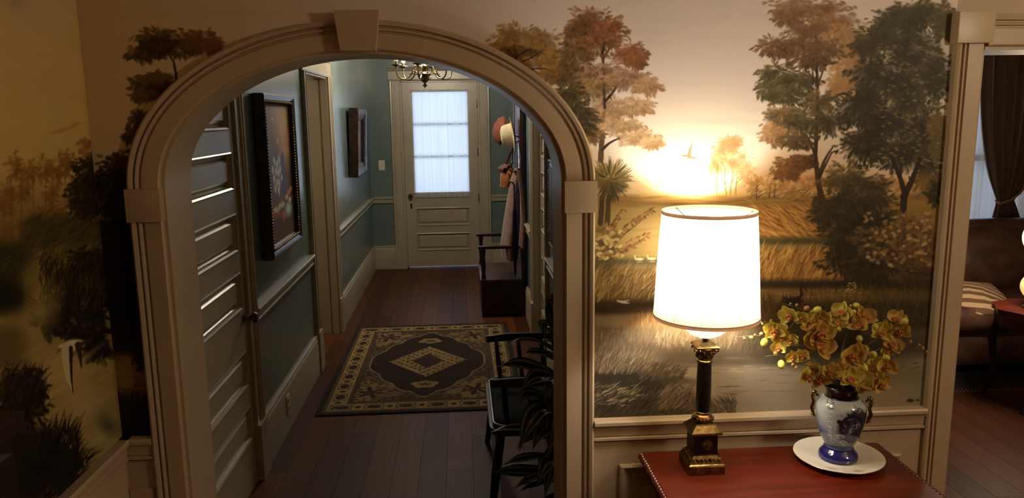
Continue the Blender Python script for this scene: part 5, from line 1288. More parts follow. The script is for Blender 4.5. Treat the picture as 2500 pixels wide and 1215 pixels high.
# ------------------------------------------------------------------ switch plate, outlet
sw = thing('light_switch', 'ivory light switch left of the front door', 'switch', (-0.923, YF, 1.236))
MB().box(-0.036, 0.036, -0.006, 0.0, -0.058, 0.058, 0.002).build('cover_plate', M['white_plastic'], sw)
MB().box(-0.005, 0.005, -0.016, -0.005, -0.004, 0.014, 0.001).build('toggle', M['white_plastic'], sw)
oo = thing('wall_outlet', 'outlet in the tall baseboard under the still life', 'outlet', (XL+0.022, 2.03, 0.160))
MB().box(0.0, 0.006, -0.036, 0.036, -0.056, 0.056, 0.002).build('cover_plate', M['white_plastic'], oo)
MB().box(0.005, 0.0085, -0.016, 0.016, 0.008, 0.036, 0.001).box(0.005, 0.0085, -0.016, 0.016, -0.036, -0.008, 0.001).build('socket', M['trim'], oo)

# ------------------------------------------------------------------ chandelier
CHX, CHY, CHZ = -0.287, 4.40, 2.030
ch_ = thing('chandelier', 'antique brass chandelier with scrolled arms hanging in the hall', 'chandelier', (CHX, CHY, CHZ))
MB().lathe([(0.0001,0),(0.006,0.004),(0.004,0.010),(0.020,0.020),(0.021,0.026),(0.008,0.038),(0.010,0.044),(0.020,0.054),(0.040,0.066),(0.042,0.074),(0.030,0.080),(0.034,0.090),(0.055,0.112),(0.057,0.118),(0.030,0.122),(0.016,0.140),(0.026,0.160),(0.030,0.185),(0.014,0.205),(0.010,0.24),(0.022,0.26),(0.024,0.29),(0.008,0.31)], 28).build('turned_body', M['pewter'], ch_)
MB().lathe([(0.005,0.30),(0.005,ZC-CHZ-0.04),(0.03,ZC-CHZ-0.035),(0.06,ZC-CHZ-0.012),(0.062,ZC-CHZ)], 20).build('hanging_rod', M['pewter'], ch_)
M['candle'] = mat('ivory_candle_sleeve', (240, 230, 205), rough=0.5, emit=(255, 236, 200), estr=0.35)
M['flame'] = mat('lit_candle_bulb', (255, 236, 200), emit=(255, 226, 180), estr=14.0)
armp = [(0.030,0.170),(0.055,0.188),(0.082,0.186),(0.100,0.165),(0.106,0.140),(0.125,0.105),(0.160,0.080),(0.200,0.078),(0.232,0.100),(0.243,0.135),(0.245,0.168)]
def smooth2(p, n=5):
    o_ = []
    for i in range(len(p)-1):
        p0, p1, p2, p3 = [np.array(p[max(0,min(len(p)-1,q))]) for q in (i-1,i,i+1,i+2)]
        for k in range(n):
            s_ = k/n; o_.append(0.5*((2*p1)+(p2-p0)*s_+(2*p0-5*p1+4*p2-p3)*s_*s_+(3*p1-p0-3*p2+p3)*s_**3))
    o_.append(np.array(p[-1])); return o_
am = MB().tube([(q[0], 0, q[1]) for q in smooth2(armp)], 0.0068, 8)
am.tube([(0.104+0.020*(1-i/30)*math.cos(PI/2+i/18*PI)-0.004, 0, 0.128+0.020*(1-i/30)*math.sin(PI/2+i/18*PI)) for i in range(26)], 0.0045, 7)
am.tube([(0.06,0,0.120),(0.10,0,0.118),(0.135,0,0.122)], 0.004, 6)
am = am.mesh('arm'); am.materials.append(M['pewter'])
dm = MB().lathe([(0.004,0.160),(0.012,0.168),(0.010,0.176),(0.034,0.188),(0.048,0.192),(0.047,0.196),(0.014,0.196),(0.013,0.226),(0.016,0.230)], 20, (0.245,0,0)).mesh('drip_pan'); dm.materials.append(M['pewter'])
cm = MB().lathe([(0.0001,0.222),(0.0175,0.222),(0.0175,0.300),(0.012,0.304),(0.0001,0.305)], 16, (0.245,0,0)).mesh('candle_sleeve'); cm.materials.append(M['candle'])
fm = MB().lathe([(0.0001,0.304),(0.010,0.308),(0.016,0.325),(0.013,0.345),(0.004,0.365),(0.0001,0.370)], 14, (0.245,0,0)).mesh('candle_bulb'); fm.materials.append(M['flame'])
for k in range(6):
    rz_ = (0,0,R(20+60*k)); a_ = put('arm', am, None, ch_, None, rz_)
    put('drip_pan', dm, None, a_); put('candle_sleeve', cm, None, a_); put('candle_bulb', fm, None, a_)
point_light('chandelier_glow', (0, 0, 0.40), 54.0, (1.0, 0.88, 0.70), 0.14, ch_)

# ------------------------------------------------------------------ hall tree with seat, arms and hooks
HY0, HY1 = 4.43, 5.22
ht = thing('hall_tree', 'dark wooden hall tree with bench seat and open arms against the right wall', 'hall tree', (XR-0.03, (HY0+HY1)/2, 0))
M['hallwood'] = mat('reddish_brown_oak', (84, 40, 24), (48, 22, 14), rough=0.34, scale=6, stretch=(6,6,0.8), bump=0.05)
hy = (HY1-HY0)/2
MB().box(-0.385, -0.005, -hy, hy, 0.03, 0.325, 0.004).build('seat_chest', M['darkwood'], ht)
MB().box(-0.395, 0.0, -hy-0.01, hy+0.01, 0.327, 0.350, 0.006).build('seat_lid', M['hallwood'], ht)
MB().box(-0.018, 0.0, -hy+0.056, hy-0.056, 0.350, 1.98, 0.003).build('back_panel', M['hallwood'], ht)
for sy in (-1, 1):
    MB().box(-0.026, 0.0, sy*(hy-0.03)-0.026, sy*(hy-0.03)+0.026, 0.0, 2.02, 0.004).ball((-0.014, sy*(hy-0.03), 2.035), 0.022).build('back_post', M['hallwood'], ht)
    MB().lathe([(0.020,0.350),(0.024,0.36),(0.016,0.40),(0.022,0.47),(0.016,0.55),(0.022,0.60),(0.022,0.626)], 14, (-0.365, sy*(hy-0.03), 0)).build('arm_post', M['darkwood'], ht)
    MB().box(-0.41, -0.03, sy*(hy-0.03)-0.026, sy*(hy-0.03)+0.026, 0.624, 0.650, 0.007).build('arm_rest', M['darkwood'], ht)
    for sx in (-0.36, -0.03): MB().box(sx-0.022, sx+0.022, sy*(hy-0.03)-0.022, sy*(hy-0.03)+0.022, 0.0, 0.035).build('foot', M['darkwood'], ht)
MB().box(-0.024, -0.017, -0.24, 0.24, 1.05, 1.55, 0.002).build('mirror', mat('hall_tree_mirror', (110,112,116), rough=0.05, metal=1.0), ht)
hooks = [(-0.225,1.60),(-0.225,1.27),(0.275,1.62),(0.275,1.27)]
for y_, z_ in hooks:
    MB().tube([(-0.015,y_,z_-0.03),(-0.06,y_,z_-0.045),(-0.105,y_,z_-0.03),(-0.12,y_,z_+0.01)], 0.006, 8).tube([(-0.015,y_,z_),(-0.09,y_,z_+0.03),(-0.13,y_,z_+0.055)], 0.006, 8).ball((-0.135,y_,z_+0.06), 0.011).build('coat_hook', M['pewter'], ht)
# white hat on the near upper hook, brim towards the wall
hat = thing('hat', 'white felt hat with a dented crown hanging on the hall tree', 'hat', (0.470, 4.60, 1.625)); hat.rotation_euler = (0, R(-8), R(-6))
def hat_crown(u, v):
    a = 2*PI*u
    prof = [(0.098,0.0),(0.096,0.035),(0.090,0.075),(0.082,0.098),(0.060,0.110),(0.0,0.104)]
    t = v*(len(prof)-1); i = min(int(t), len(prof)-2); f = t-i
    r = prof[i][0]+(prof[i+1][0]-prof[i][0])*f; h = prof[i][1]+(prof[i+1][1]-prof[i][1])*f
    y_, z_ = r*0.86*math.cos(a), r*1.05*math.sin(a)
    dent = 0.010*math.exp(-(y_/0.030)**2)*(1 if v > 0.45 else 0)*min(1, (v-0.45)*4 if v > 0.45 else 0)
    pinch = 0.002*math.exp(-((z_+0.075)/0.03)**2)*math.exp(-((abs(y_)-0.05)/0.025)**2)*v
    return (-(h-dent-pinch), y_, z_)
M['felt'] = mat('white_felt', (228, 214, 180), (214, 198, 164), rough=0.9, scale=30, sheen=0.3)
MB().patch(hat_crown, 36, 20).build('crown', M['felt'], hat, ang=60)
def hat_brim(u, v):
    a = 2*PI*u; r = 0.090+0.068*v
    return (-0.004+0.014*v*v*math.cos(a)**2-0.006*v*math.sin(a)**2, r*0.90*math.cos(a), r*1.06*math.sin(a))
MB().patch(hat_brim, 40, 6).patch(lambda u, v: tuple(np.array(hat_brim(u, v))+np.array((0.004,0,0))), 40, 6).build('brim', M['felt'], hat, ang=60)
MB().lathe([(0.0985,0.002),(0.0985,0.016),(0.0965,0.018)], 40, ax='x', sx=0.86, sy=1.05, cap=False).move(Matrix.Scale(-1, 4, (1,0,0))).build('hat_band', M['felt'], hat)
# brown cap on the far upper hook
cap = thing('cap', 'reddish brown flat cap hung beyond the white hat', 'cap', (0.420, 5.10, 1.650)); cap.rotation_euler = (0, R(12), R(10))
M['cap'] = mat('russet_wool', (142, 84, 70), (116, 64, 52), rough=0.95, scale=50, bump=0.2)
MB().lathe([(0.0001,-0.105),(0.05,-0.100),(0.095,-0.075),(0.118,-0.035),(0.112,-0.008),(0.085,0.0)], 30, ax='x', sx=1.0, sy=1.12).build('cap_crown', M['cap'], cap)
MB().patch(lambda u, v: (-0.012-0.015*v+0.012*math.sin(PI*u), (u-0.5)*0.17*(1-0.35*v), -0.095-0.055*v*math.sin(PI*min(1,max(0,u*0.8+0.1)))), 12, 5).build('cap_peak', M['cap'], cap)
# small tan shoulder bag
bag = thing('shoulder_bag', 'small tan leather bag hanging by its strap under the hats', 'bag', (0.405, 4.72, 1.150)); bag.scale = (1.2, 1.2, 1.2); bag.rotation_euler = (R(0), R(8), R(15))
M['tan'] = mat('tan_leather', (176, 112, 58), (146, 86, 40), rough=0.45, scale=20, bump=0.1)
M['tan2'] = mat('brown_leather', (120, 62, 34), (92, 44, 24), rough=0.45, scale=20)
MB().patch(lambda u, v: ((-0.052 if u < 0 else 1)*0+(-0.045*math.cos(2*PI*u))*(0.55+0.45*math.sin(PI*min(1,v+0.08))), 0.085*math.sin(2*PI*u)*(0.75+0.3*math.sin(PI*v)), 0.165*v), 28, 10).add([(0,0,0)], []).build('pouch', M['tan'], bag, ang=60)
MB().patch(lambda u, v: (-0.05*math.sin(PI*v)-0.008, (u-0.5)*0.15*(1-0.25*v), 0.172-0.085*v), 10, 8).patch(lambda u, v: (-0.046*math.sin(PI*v)-0.006, (u-0.5)*0.15*(1-0.25*v), 0.171-0.085*v), 10, 8).build('flap', M['tan2'], bag, ang=60)
MB().box(-0.03, 0.03, -0.062, 0.062, -0.004, 0.012, 0.004).build('bag_base', M['tan'], bag)
MB().tube([(0.0,-0.07,0.15),(0.012,-0.045,0.22),(0.022,0.0,0.30),(0.012,0.045,0.22),(0.0,0.07,0.15)], 0.007, 6, flat=0.35).build('strap', M['tan2'], bag)
MB().ball((0.008,-0.058,0.19), 0.010, 0.010, 0.012, 10, 7).build('buckle', M['pewter'], bag)
# mauve coat, blue scarf, umbrella
def drape(pathL, pathR, y0, dep, waves, n=18, nv=26):
    """cloth hanging between two outlines (x,z), folds out along y"""
    def fn(u, v):
        t = v*(len(pathL)-1); i = min(int(t), len(pathL)-2); f = t-i
        xl = pathL[i][0]+(pathL[i+1][0]-pathL[i][0])*f; zl = pathL[i][1]+(pathL[i+1][1]-pathL[i][1])*f
        xr = pathR[i][0]+(pathR[i+1][0]-pathR[i][0])*f; zr = pathR[i][1]+(pathR[i+1][1]-pathR[i][1])*f
        a = 2*PI*u; c_ = (1-math.cos(a))/2
        x_ = xl+(xr-xl)*c_; z_ = zl+(zr-zl)*c_
        return (x_+0.006*math.sin(waves*a+4*v), y0+dep*math.sin(a)*(0.35+0.65*min(1, v*1.6))*(1+0.18*math.sin(waves*a)), z_)
    return MB().patch(fn, n*2, nv)
ctz = lambda px, py, y_: (at(px, py, 1, y_)[0], at(px, py, 1, y_)[2])
coat = thing('coat', 'mauve coat hanging from the hall tree down to the armrest', 'coat', (0, 4.60, 0))
cy = 4.60
pL = [ctz(*q, cy) for q in ((1256,412),(1244,440),(1234,500),(1226,560),(1222,600),(1226,628))]
pR = [ctz(*q, cy) for q in ((1268,412),(1270,440),(1270,500),(1270,560),(1266,600),(1262,632))]
M['mauve'] = mat('mauve_wool', (156, 118, 110), (130, 98, 92), rough=0.95, scale=30, sheen=0.4, bump=0.2)
drape(pL, pR, 0.0, 0.14, 3).build('coat_body', M['mauve'], coat, ang=80)
pL2 = [ctz(*q, cy-0.22) for q in ((1262,414),(1268,470),(1270,540),(1268,600))]; pR2 = [ctz(*q, cy-0.22) for q in ((1269,414),(1277,480),(1284,560),(1278,612))]
drape(pL2, pR2, -0.22, 0.022, 2).build('sleeve', M['mauve'], coat, ang=80)
MB().tube([(ctz(1256,414,cy)[0], -0.08, 1.30),(ctz(1258,410,cy)[0], -0.02, 1.315),(ctz(1268,410,cy)[0], 0.05, 1.31)], 0.016, 8).build('collar', M['mauve'], coat)
scf = thing('scarf', 'dark blue scarf hanging beside the mauve coat', 'scarf', (0, 4.42, 0))
pL = [ctz(*q, 4.42) for q in ((1263,440),(1258,500),(1259,560),(1258,600))]; pR = [ctz(*q, 4.42) for q in ((1272,440),(1273,500),(1272,560),(1268,606))]
drape(pL, pR, 0.0, 0.016, 3).build('scarf_cloth', mat('dark_blue_silk', (44, 46, 92), (24, 24, 56), rough=0.5, scale=22, sheen=0.3), scf, ang=80)
umb = thing('umbrella', 'slim black rolled umbrella standing against the hall tree arm', 'umbrella', (0.462, 4.415, 0.0))
MB().lathe([(0.003,0.34),(0.005,0.40),(0.012,0.42),(0.020,0.70),(0.016,0.95),(0.006,1.0),(0.005,1.16)], 12).build('rolled_canopy', M['black'], umb)
MB().tube([(0,0,1.15),(0,0,1.19),(-0.012,0,1.215),(-0.032,0,1.22),(-0.046,0,1.20),(-0.047,0,1.18)], 0.007, 8).build('crook_handle', M['darkwood'], umb)

# ------------------------------------------------------------------ armchair by the arch
ac = thing('armchair', 'black spindle armchair with a dark green seat, half hidden by the plant', 'chair', (0.325, 1.22, 0), 0)
M['green_seat'] = mat('dark_green_leather', (20, 23, 14), (13, 15, 9), rough=0.7, scale=14, spec=0.04)
def rrect(x0, x1, y0, y1, r, n=6):
    p = []
    for cx, cy_, a0 in ((x1-r,y1-r,0),(x0+r,y1-r,90),(x0+r,y0+r,180),(x1-r,y0+r,270)):
        for i in range(n+1):
            a = R(a0+90*i/n); p.append((cx+r*math.cos(a), cy_+r*math.sin(a)))
    return p
MB().prism(rrect(-0.225, 0.215, -0.33, 0.34, 0.07), 0.405, 0.432, 2).build('seat_frame', M['black'], ac)
sp0 = rrect(-0.205, 0.195, -0.31, 0.32, 0.06); m = MB()
vs = []
for s_, z_ in ((1.0,0.430),(1.0,0.448),(0.96,0.458),(0.5,0.464)):
    vs += [(x*s_, y*s_, z_) for x, y in sp0]
k = len(sp0)
m.add(vs, [(j*k+i, j*k+(i+1) % k, (j+1)*k+(i+1) % k, (j+1)*k+i) for j in range(3) for i in range(k)]+[tuple(3*k+i for i in range(k))])
m.build('seat_cushion', M['green_seat'], ac)
MB().tube([(x*1.01, y*1.01, 0.446) for x, y in sp0+[sp0[0]]], 0.006, 6).build('seat_piping', mat('olive_piping', (96, 92, 62), rough=0.3), ac)
for sx, sy, fx_, fy_ in ((-0.17,0.27,-0.215,0.60-0.02),(-0.17,-0.26,-0.225,-0.15-0.17),(0.16,0.26,0.20,0.36),(0.16,-0.26,0.20,-0.36)):
    MB().tube([(sx, sy, 0.41), ((sx+fx_)/2, (sy+fy_*0.9)/2*1.0, 0.22), (fx_, fy_*0.9, 0.0)], [0.019, 0.022, 0.014], 12).build('leg', M['black'], ac)
MB().tube([(-0.19,-0.29,0.2),(-0.19,0.37,0.2)], 0.010, 8).tube([(0.18,-0.29,0.16),(0.18,0.3,0.16)], 0.010, 8).build('stretcher', M['black'], ac)
for sy in (-1, 1):
    MB().tube([(-0.215, sy*0.335, 0.655), (-0.10, sy*0.350, 0.660), (0.10, sy*0.345, 0.664), (0.205, sy*0.30, 0.668)], [0.020,0.024,0.020,0.017], 10, flat=0.5).build('arm_rest', M['black'], ac)
    for x_ in (-0.165, -0.05, 0.07):
        MB().tube([(x_+0.02, sy*0.295, 0.43), (x_+0.01, sy*0.315, 0.54), (x_, sy*0.340, 0.652)], [0.010,0.013,0.009], 8).build('arm_spindle', M['black'], ac)
MB().tube([(0.225+0.02*math.cos(t*PI), -0.30+0.6*t, 0.93+0.03*math.sin(t*PI)) for t in np.linspace(0,1,13)], 0.020, 10, flat=1.8).build('crest_rail', M['black'], ac)
for i in range(7):
    y_ = -0.25+0.5*i/6; MB().tube([(0.185, y_*0.9, 0.43), (0.215, y_, 0.68), (0.235, y_*1.05, 0.93)], [0.008,0.009,0.007], 7).build('back_spindle', M['black'], ac)

# ------------------------------------------------------------------ corn plant just inside the arch
PLX, PLY = 0.425, 0.545
pt = thing('corn_plant', 'tall leafy corn plant in a pot just inside the arch', 'plant', (PLX, PLY, 0))
MB().lathe([(0.09,0.0),(0.10,0.005),(0.125,0.20),(0.135,0.235),(0.138,0.25),(0.128,0.25),(0.120,0.235),(0.115,0.22),(0.0001,0.22)], 32).build('pot', mat('dark_glazed_pot', (46, 34, 26), (30, 22, 18), rough=0.25, scale=8), pt)
MB().lathe([(0.0001,0.226),(0.07,0.224),(0.116,0.220)], 24).build('potting_soil', mat('potting_soil', (30,20,14), (18,12,8), rough=1.0, scale=60, bump=0.6), pt)
stems = [[(0.0,0.0,0.21),(0.005,0.01,0.5),(-0.01,0.02,0.80),(-0.005,0.015,1.02)], [(-0.05,-0.03,0.21),(-0.06,-0.03,0.42),(-0.05,-0.02,0.62)], [(0.05,0.02,0.21),(0.055,0.03,0.36),(0.04,0.02,0.46)]]
for s_ in stems: MB().tube(s_, [0.016,0.015,0.013,0.010][:len(s_)], 10).build('cane', mat('corn_plant_cane', (104,84,56), (76,60,38), rough=0.8, scale=30, stretch=(1,1,6), bump=0.3) if 'corn_plant_cane' not in bpy.data.materials else bpy.data.materials['corn_plant_cane'], pt)
def leaf_mat():
    m, nt, b = new_mat('striped_corn_plant_leaf'); N, L = nt.nodes, nt.links
    a_ = N.new('ShaderNodeAttribute'); a_.attribute_name = 'across'
    wv = N.new('ShaderNodeMath'); wv.operation = 'MULTIPLY'; wv.inputs[1].default_value = 17.0; L.new(a_.outputs['Fac'], wv.inputs[0])
    sn = N.new('ShaderNodeMath'); sn.operation = 'SINE'; L.new(wv.outputs[0], sn.inputs[0])
    tc = N.new('ShaderNodeTexCoord'); nz = N.new('ShaderNodeTexNoise'); nz.inputs['Scale'].default_value = 30; L.new(tc.outputs['Object'], nz.inputs['Vector'])
    ad = N.new('ShaderNodeMath'); ad.operation = 'MULTIPLY_ADD'; ad.inputs[1].default_value = 1.2; L.new(nz.outputs[0], ad.inputs[0]); L.new(sn.outputs[0], ad.inputs[2])
    rp = N.new('ShaderNodeValToRGB'); e = rp.color_ramp.elements; e[0].position = 0.62; e[0].color = (*lin((28,36,20)), 1); e[1].position = 1.0; e[1].color = (*lin((158,164,132)), 1)
    mr = N.new('ShaderNodeMapRange'); mr.inputs['From Min'].default_value = -1; mr.inputs['From Max'].default_value = 1.9; L.new(ad.outputs[0], mr.inputs['Value']); L.new(mr.outputs[0], rp.inputs[0])
    L.new(rp.outputs[0], b.inputs['Base Color']); b.inputs['Roughness'].default_value = 0.30
    bp = N.new('ShaderNodeBump'); bp.inputs['Strength'].default_value = 0.4; bp.inputs['Distance'].default_value = 0.003; L.new(sn.outputs[0], bp.inputs['Height']); L.new(bp.outputs[0], b.inputs['Normal'])
    return m
M['leaf'] = leaf_mat()
def leaf(base, mid, tip, w, twist=0.0):
    A, B, D = [Vector(q)-Vector((PLX,PLY,0)) for q in (base, mid, tip)]
    Cc = B*2-(A+D)*0.5; n = 16; k = 8
    vs = []; ac_ = []
    side0 = None
    for i in range(n+1):
        t = i/n; p = A*(1-t)**2+Cc*2*t*(1-t)+D*t*t; tg = ((Cc-A)*(1-t)+(D-Cc)*t).normalized()
        sd = tg.cross(Vector((0,-0.55,0.85)));
        sd = sd.normalized() if sd.length > 1e-3 else Vector((0,1,0))
        nn_ = sd.cross(tg); q = Matrix.Rotation(twist*t, 3, tg); sd = q @ sd; nn_ = q @ nn_
        wd = w*(0.30+0.70*math.sin(PI*min(1, 0.12+t*0.88))**0.8)*(1 if t < 0.6 else max(0.0, 1-((t-0.6)/0.4)**1.6)+0.01)
        for j in range(k+1):
            s_ = (j/k-0.5)*2
            vs.append(p+sd*(s_*wd*0.5)+nn_*(-0.22*wd*(1-abs(s_))+0.05*wd*math.sin(9*t+2*s_))); ac_.append(j/k)
    m = MB().add(vs, [(i*(k+1)+j, i*(k+1)+j+1, (i+1)*(k+1)+j+1, (i+1)*(k+1)+j) for i in range(n) for j in range(k)])
    me = m.mesh('leaf', True, 180); at_ = me.attributes.new('across', 'FLOAT', 'POINT'); at_.data.foreach_set('value', ac_)
    put('leaf', me, M['leaf'], pt)
def lf(b, m_, t, w, yb=0.0, ym=0.0, yt=0.0, tw=0.0):
    """pixels of leaf base, middle and tip, with their distance offsets from the cane"""
    leaf(at(*b, 1, PLY+yb), at(*m_, 1, PLY+ym), at(*t, 1, PLY+yt), w, tw)
lf((1365,865),(1345,760),(1332,735),0.060, 0,-0.02,-0.03, 0.4)
lf((1368,860),(1335,790),(1330,835),0.062, 0,-0.05,-0.08, 0.3)
lf((1370,850),(1356,790),(1362,745),0.050, 0,0.03,0.05)
lf((1372,855),(1358,735),(1340,738),0.045, 0,0.02,0.03)
lf((1362,860),(1290,826),(1232,852),0.034, 0,-0.02,-0.04, 0.8)
lf((1362,875),(1310,856),(1280,868),0.045, 0,0.0,-0.02, 0.5)
lf((1360,925),(1290,888),(1212,896),0.070, 0,-0.04,-0.06, 0.3)
lf((1362,940),(1320,912),(1272,955),0.075, 0,-0.08,-0.12, -0.3)
lf((1364,930),(1345,930),(1330,985),0.045, 0,-0.09,-0.13)
lf((1362,1000),(1300,960),(1268,985),0.060, 0,-0.05,-0.07)
lf((1366,1010),(1310,1000),(1268,1105),0.085, 0,-0.10,-0.12)
lf((1362,1065),(1280,1040),(1196,1055),0.052, 0,-0.06,-0.09, 0.5)
lf((1366,1050),(1330,1040),(1300,1100),0.075, 0,-0.09,-0.12)
lf((1362,1075),(1300,1060),(1262,1100),0.045, 0,-0.04,-0.05)
lf((1360,1120),(1290,1115),(1220,1140),0.050, 0,-0.06,-0.09, 0.4)
lf((1360,1150),(1280,1148),(1194,1152),0.058, 0,-0.07,-0.10)
lf((1362,1165),(1310,1160),(1250,1198),0.046, 0,-0.09,-0.12, 0.3)
lf((1364,1170),(1320,1172),(1268,1200),0.042, 0,-0.07,-0.10)
lf((1366,1130),(1340,1120),(1310,1190),0.070, 0,-0.10,-0.13)
lf((1368,980),(1352,1020),(1340,1120),0.075, 0,-0.08,-0.10)
lf((1370,1090),(1350,1120),(1330,1215),0.080, 0,-0.09,-0.11)
lf((1372,900),(1368,960),(1352,1050),0.070, 0,-0.06,-0.08)
lf((1372,870),(1390,800),(1410,830),0.060, 0,-0.03,0.0)
lf((1374,960),(1400,930),(1430,980),0.065, 0,-0.02,0.02)
lf((1374,1100),(1400,1080),(1440,1130),0.065, 0,-0.02,0.03)

# ------------------------------------------------------------------ parlour beyond the doorway
M['leather'] = mat('dark_brown_leather', (104, 74, 62), (70, 46, 38), rough=0.32, scale=9, detail=5, bump=0.25, bscale=16)
sf = thing('sofa', 'dark brown leather sofa in the parlour', 'sofa', (4.05, 2.95, 0.0095))
def cushion(x0, x1, y0, y1, z0, z1, puff=0.05, r=0.06):
    m = MB().box(x0, x1, y0, y1, z0, z1, r); cx, cy_, cz = (x0+x1)/2, (y0+y1)/2, (z0+z1)/2
    bm = bmesh.new(); V = [bm.verts.new(q) for q in m.v]
    for f in m.f: bm.faces.new([V[i] for i in f])
    bmesh.ops.subdivide_edges(bm, edges=bm.edges[:], cuts=3, use_grid_fill=True); bm.verts.index_update()
    o_ = MB(); vs = []
    for v in bm.verts:
        a, b, c_ = (v.co.x-cx)/(x1-x0)*2, (v.co.y-cy_)/(y1-y0)*2, (v.co.z-cz)/(z1-z0)*2
        k = puff
        vs.append((v.co.x+k*a*(1-b*b)*(1-c_*c_), v.co.y+k*b*(1-a*a)*(1-c_*c_), v.co.z+k*c_*(1-a*a)*(1-b*b)))
    o_.add(vs, [[v.index for v in f.verts] for f in bm.faces]); bm.free(); return o_
cushion(-0.95, 0.95, -0.42, 0.45, 0.06, 0.30, 0.0, 0.03).build('base', M['leather'], sf, ang=60)
for a, b in ((-0.93,-0.12),(-0.10,0.70)): cushion(a, b, -0.46, 0.10, 0.30, 0.475, 0.035).build('seat_cushion', M['leather'], sf, ang=80)
for a, b in ((-0.93,-0.30),(-0.40,0.72)):
    q = cushion(a, b, -0.02, 0.30, 0.44, 0.90, 0.10, 0.09); q.move(Matrix.Translation((0,0.06,0)) @ Matrix.Rotation(R(-10), 4, 'X')); q.build('back_cushion', M['leather'], sf, ang=80)
cushion(-0.98, 0.98, 0.25, 0.47, 0.06, 0.93, 0.03, 0.08).build('sofa_back', M['leather'], sf, ang=80)
for s_ in (-1, 1): cushion(s_*0.95-0.13, s_*0.95+0.13, -0.46, 0.44, 0.05, 0.62, 0.02, 0.09).build('sofa_arm', M['leather'], sf, ang=80)
for sx in (-0.9, 0.9):
    for sy in (-0.38, 0.4): MB().box(sx-0.03, sx+0.03, sy-0.03, sy+0.03, 0, 0.06).build('foot', M['darkwood'], sf)
tp = thing('throw_pillow', 'beige and brown striped pillow on the leather sofa', 'pillow', (3.47, 2.68, 0.50)); tp.rotation_euler = (0, 0, R(-20))
def stripe_mat():
    m, nt, b = new_mat('striped_pillow_cloth'); N, L = nt.nodes, nt.links
    tc = N.new('ShaderNodeTexCoord'); wv = N.new('ShaderNodeTexWave'); wv.inputs['Scale'].default_value = 6.5; wv.inputs['Distortion'].default_value = 0.3
    wv.bands_direction = 'Y'; L.new(tc.outputs['Object'], wv.inputs['Vector'])
    rp = N.new('ShaderNodeValToRGB'); rp.color_ramp.interpolation = 'EASE'; e = rp.color_ramp.elements; e[0].color = (*lin((112,82,60)), 1); e[0].position = 0.4; e[1].color = (*lin((196,166,134)), 1); e[1].position = 0.55
    L.new(wv.outputs[0], rp.inputs[0]); L.new(rp.outputs[0], b.inputs['Base Color']); b.inputs['Roughness'].default_value = 0.9; return m
q = cushion(-0.20, 0.20, -0.16, 0.16, -0.035, 0.05, 0.06, 0.03); q.move(Matrix.Rotation(R(18), 4, 'X')); q.build('pillow_cover', stripe_mat(), tp, ang=80)
for sx in (-1, 1): MB().ball((sx*0.20, 0.15, 0.055), 0.02, seg=8, rings=6).build('tassel', M['braid'], tp)
et = thing('end_table', 'reddish end table with a scalloped top beside the sofa', 'table', (3.52, 2.02, 0))
M['cherry'] = mat('polished_cherry', (104, 44, 26), (66, 24, 14), rough=0.22, scale=6, stretch=(1,6,1), coat=0.3)
MB().prism([(0.27*math.cos(a)*(1+0.05*math.cos(8*a)), 0.25*math.sin(a)*(1+0.05*math.cos(8*a))) for a in np.linspace(0, 2*PI, 64, endpoint=False)], 0.572, 0.600, 2).build('table_top', M['cherry'], et)
MB().box(-0.19, 0.19, -0.17, 0.17, 0.47, 0.572, 0.004).build('apron', M['cherry'], et)
for sx in (-1, 1):
    for sy in (-1, 1): MB().tube([(sx*0.17,sy*0.15,0.50),(sx*0.19,sy*0.17,0.40),(sx*0.17,sy*0.15,0.15),(sx*0.21,sy*0.18,0.0)], [0.024,0.026,0.015,0.014], 10).build('leg', M['darkwood'], et)
gl = thing('globe_lamp', 'lit parlour lamp with two painted glass globes at the right edge', 'lamp', (3.475, 2.02, 0.600))
M['lampglobe'] = mat('lit_painted_glass', (255, 240, 214), (240, 200, 150), rough=0.3, scale=14, emit=(255, 226, 180), estr=2.2)
M['lampglobe2'] = mat('lit_amber_painted_glass', (255, 214, 150), (220, 160, 90), rough=0.3, scale=14, emit=(255, 206, 128), estr=0.9)
MB().lathe([(0.0001,0),(0.075,0.0),(0.078,0.012),(0.05,0.022),(0.04,0.04)], 28).build('lamp_base', M['gold'], gl)
MB().ball((0,0,0.135), 0.098, 0.098, 0.090, 28, 16).build('lower_globe', M['lampglobe2'], gl)
MB().lathe([(0.04,0.22),(0.05,0.23),(0.03,0.25),(0.03,0.28),(0.06,0.31),(0.065,0.32)], 24).build('burner', M['pewter'], gl)
MB().ball((0,0,0.435), 0.112, 0.112, 0.112, 30, 18).build('upper_globe', M['lampglobe'], gl)
MB().lathe([(0.025,0.54),(0.022,0.60),(0.024,0.68)], 20, cap=False).build('glass_chimney', M['glass'], gl)
point_light('globe_lamp_light', (-0.15, -0.1, 0.46), 26.0, (1.0, 0.80, 0.56), 0.10, gl)
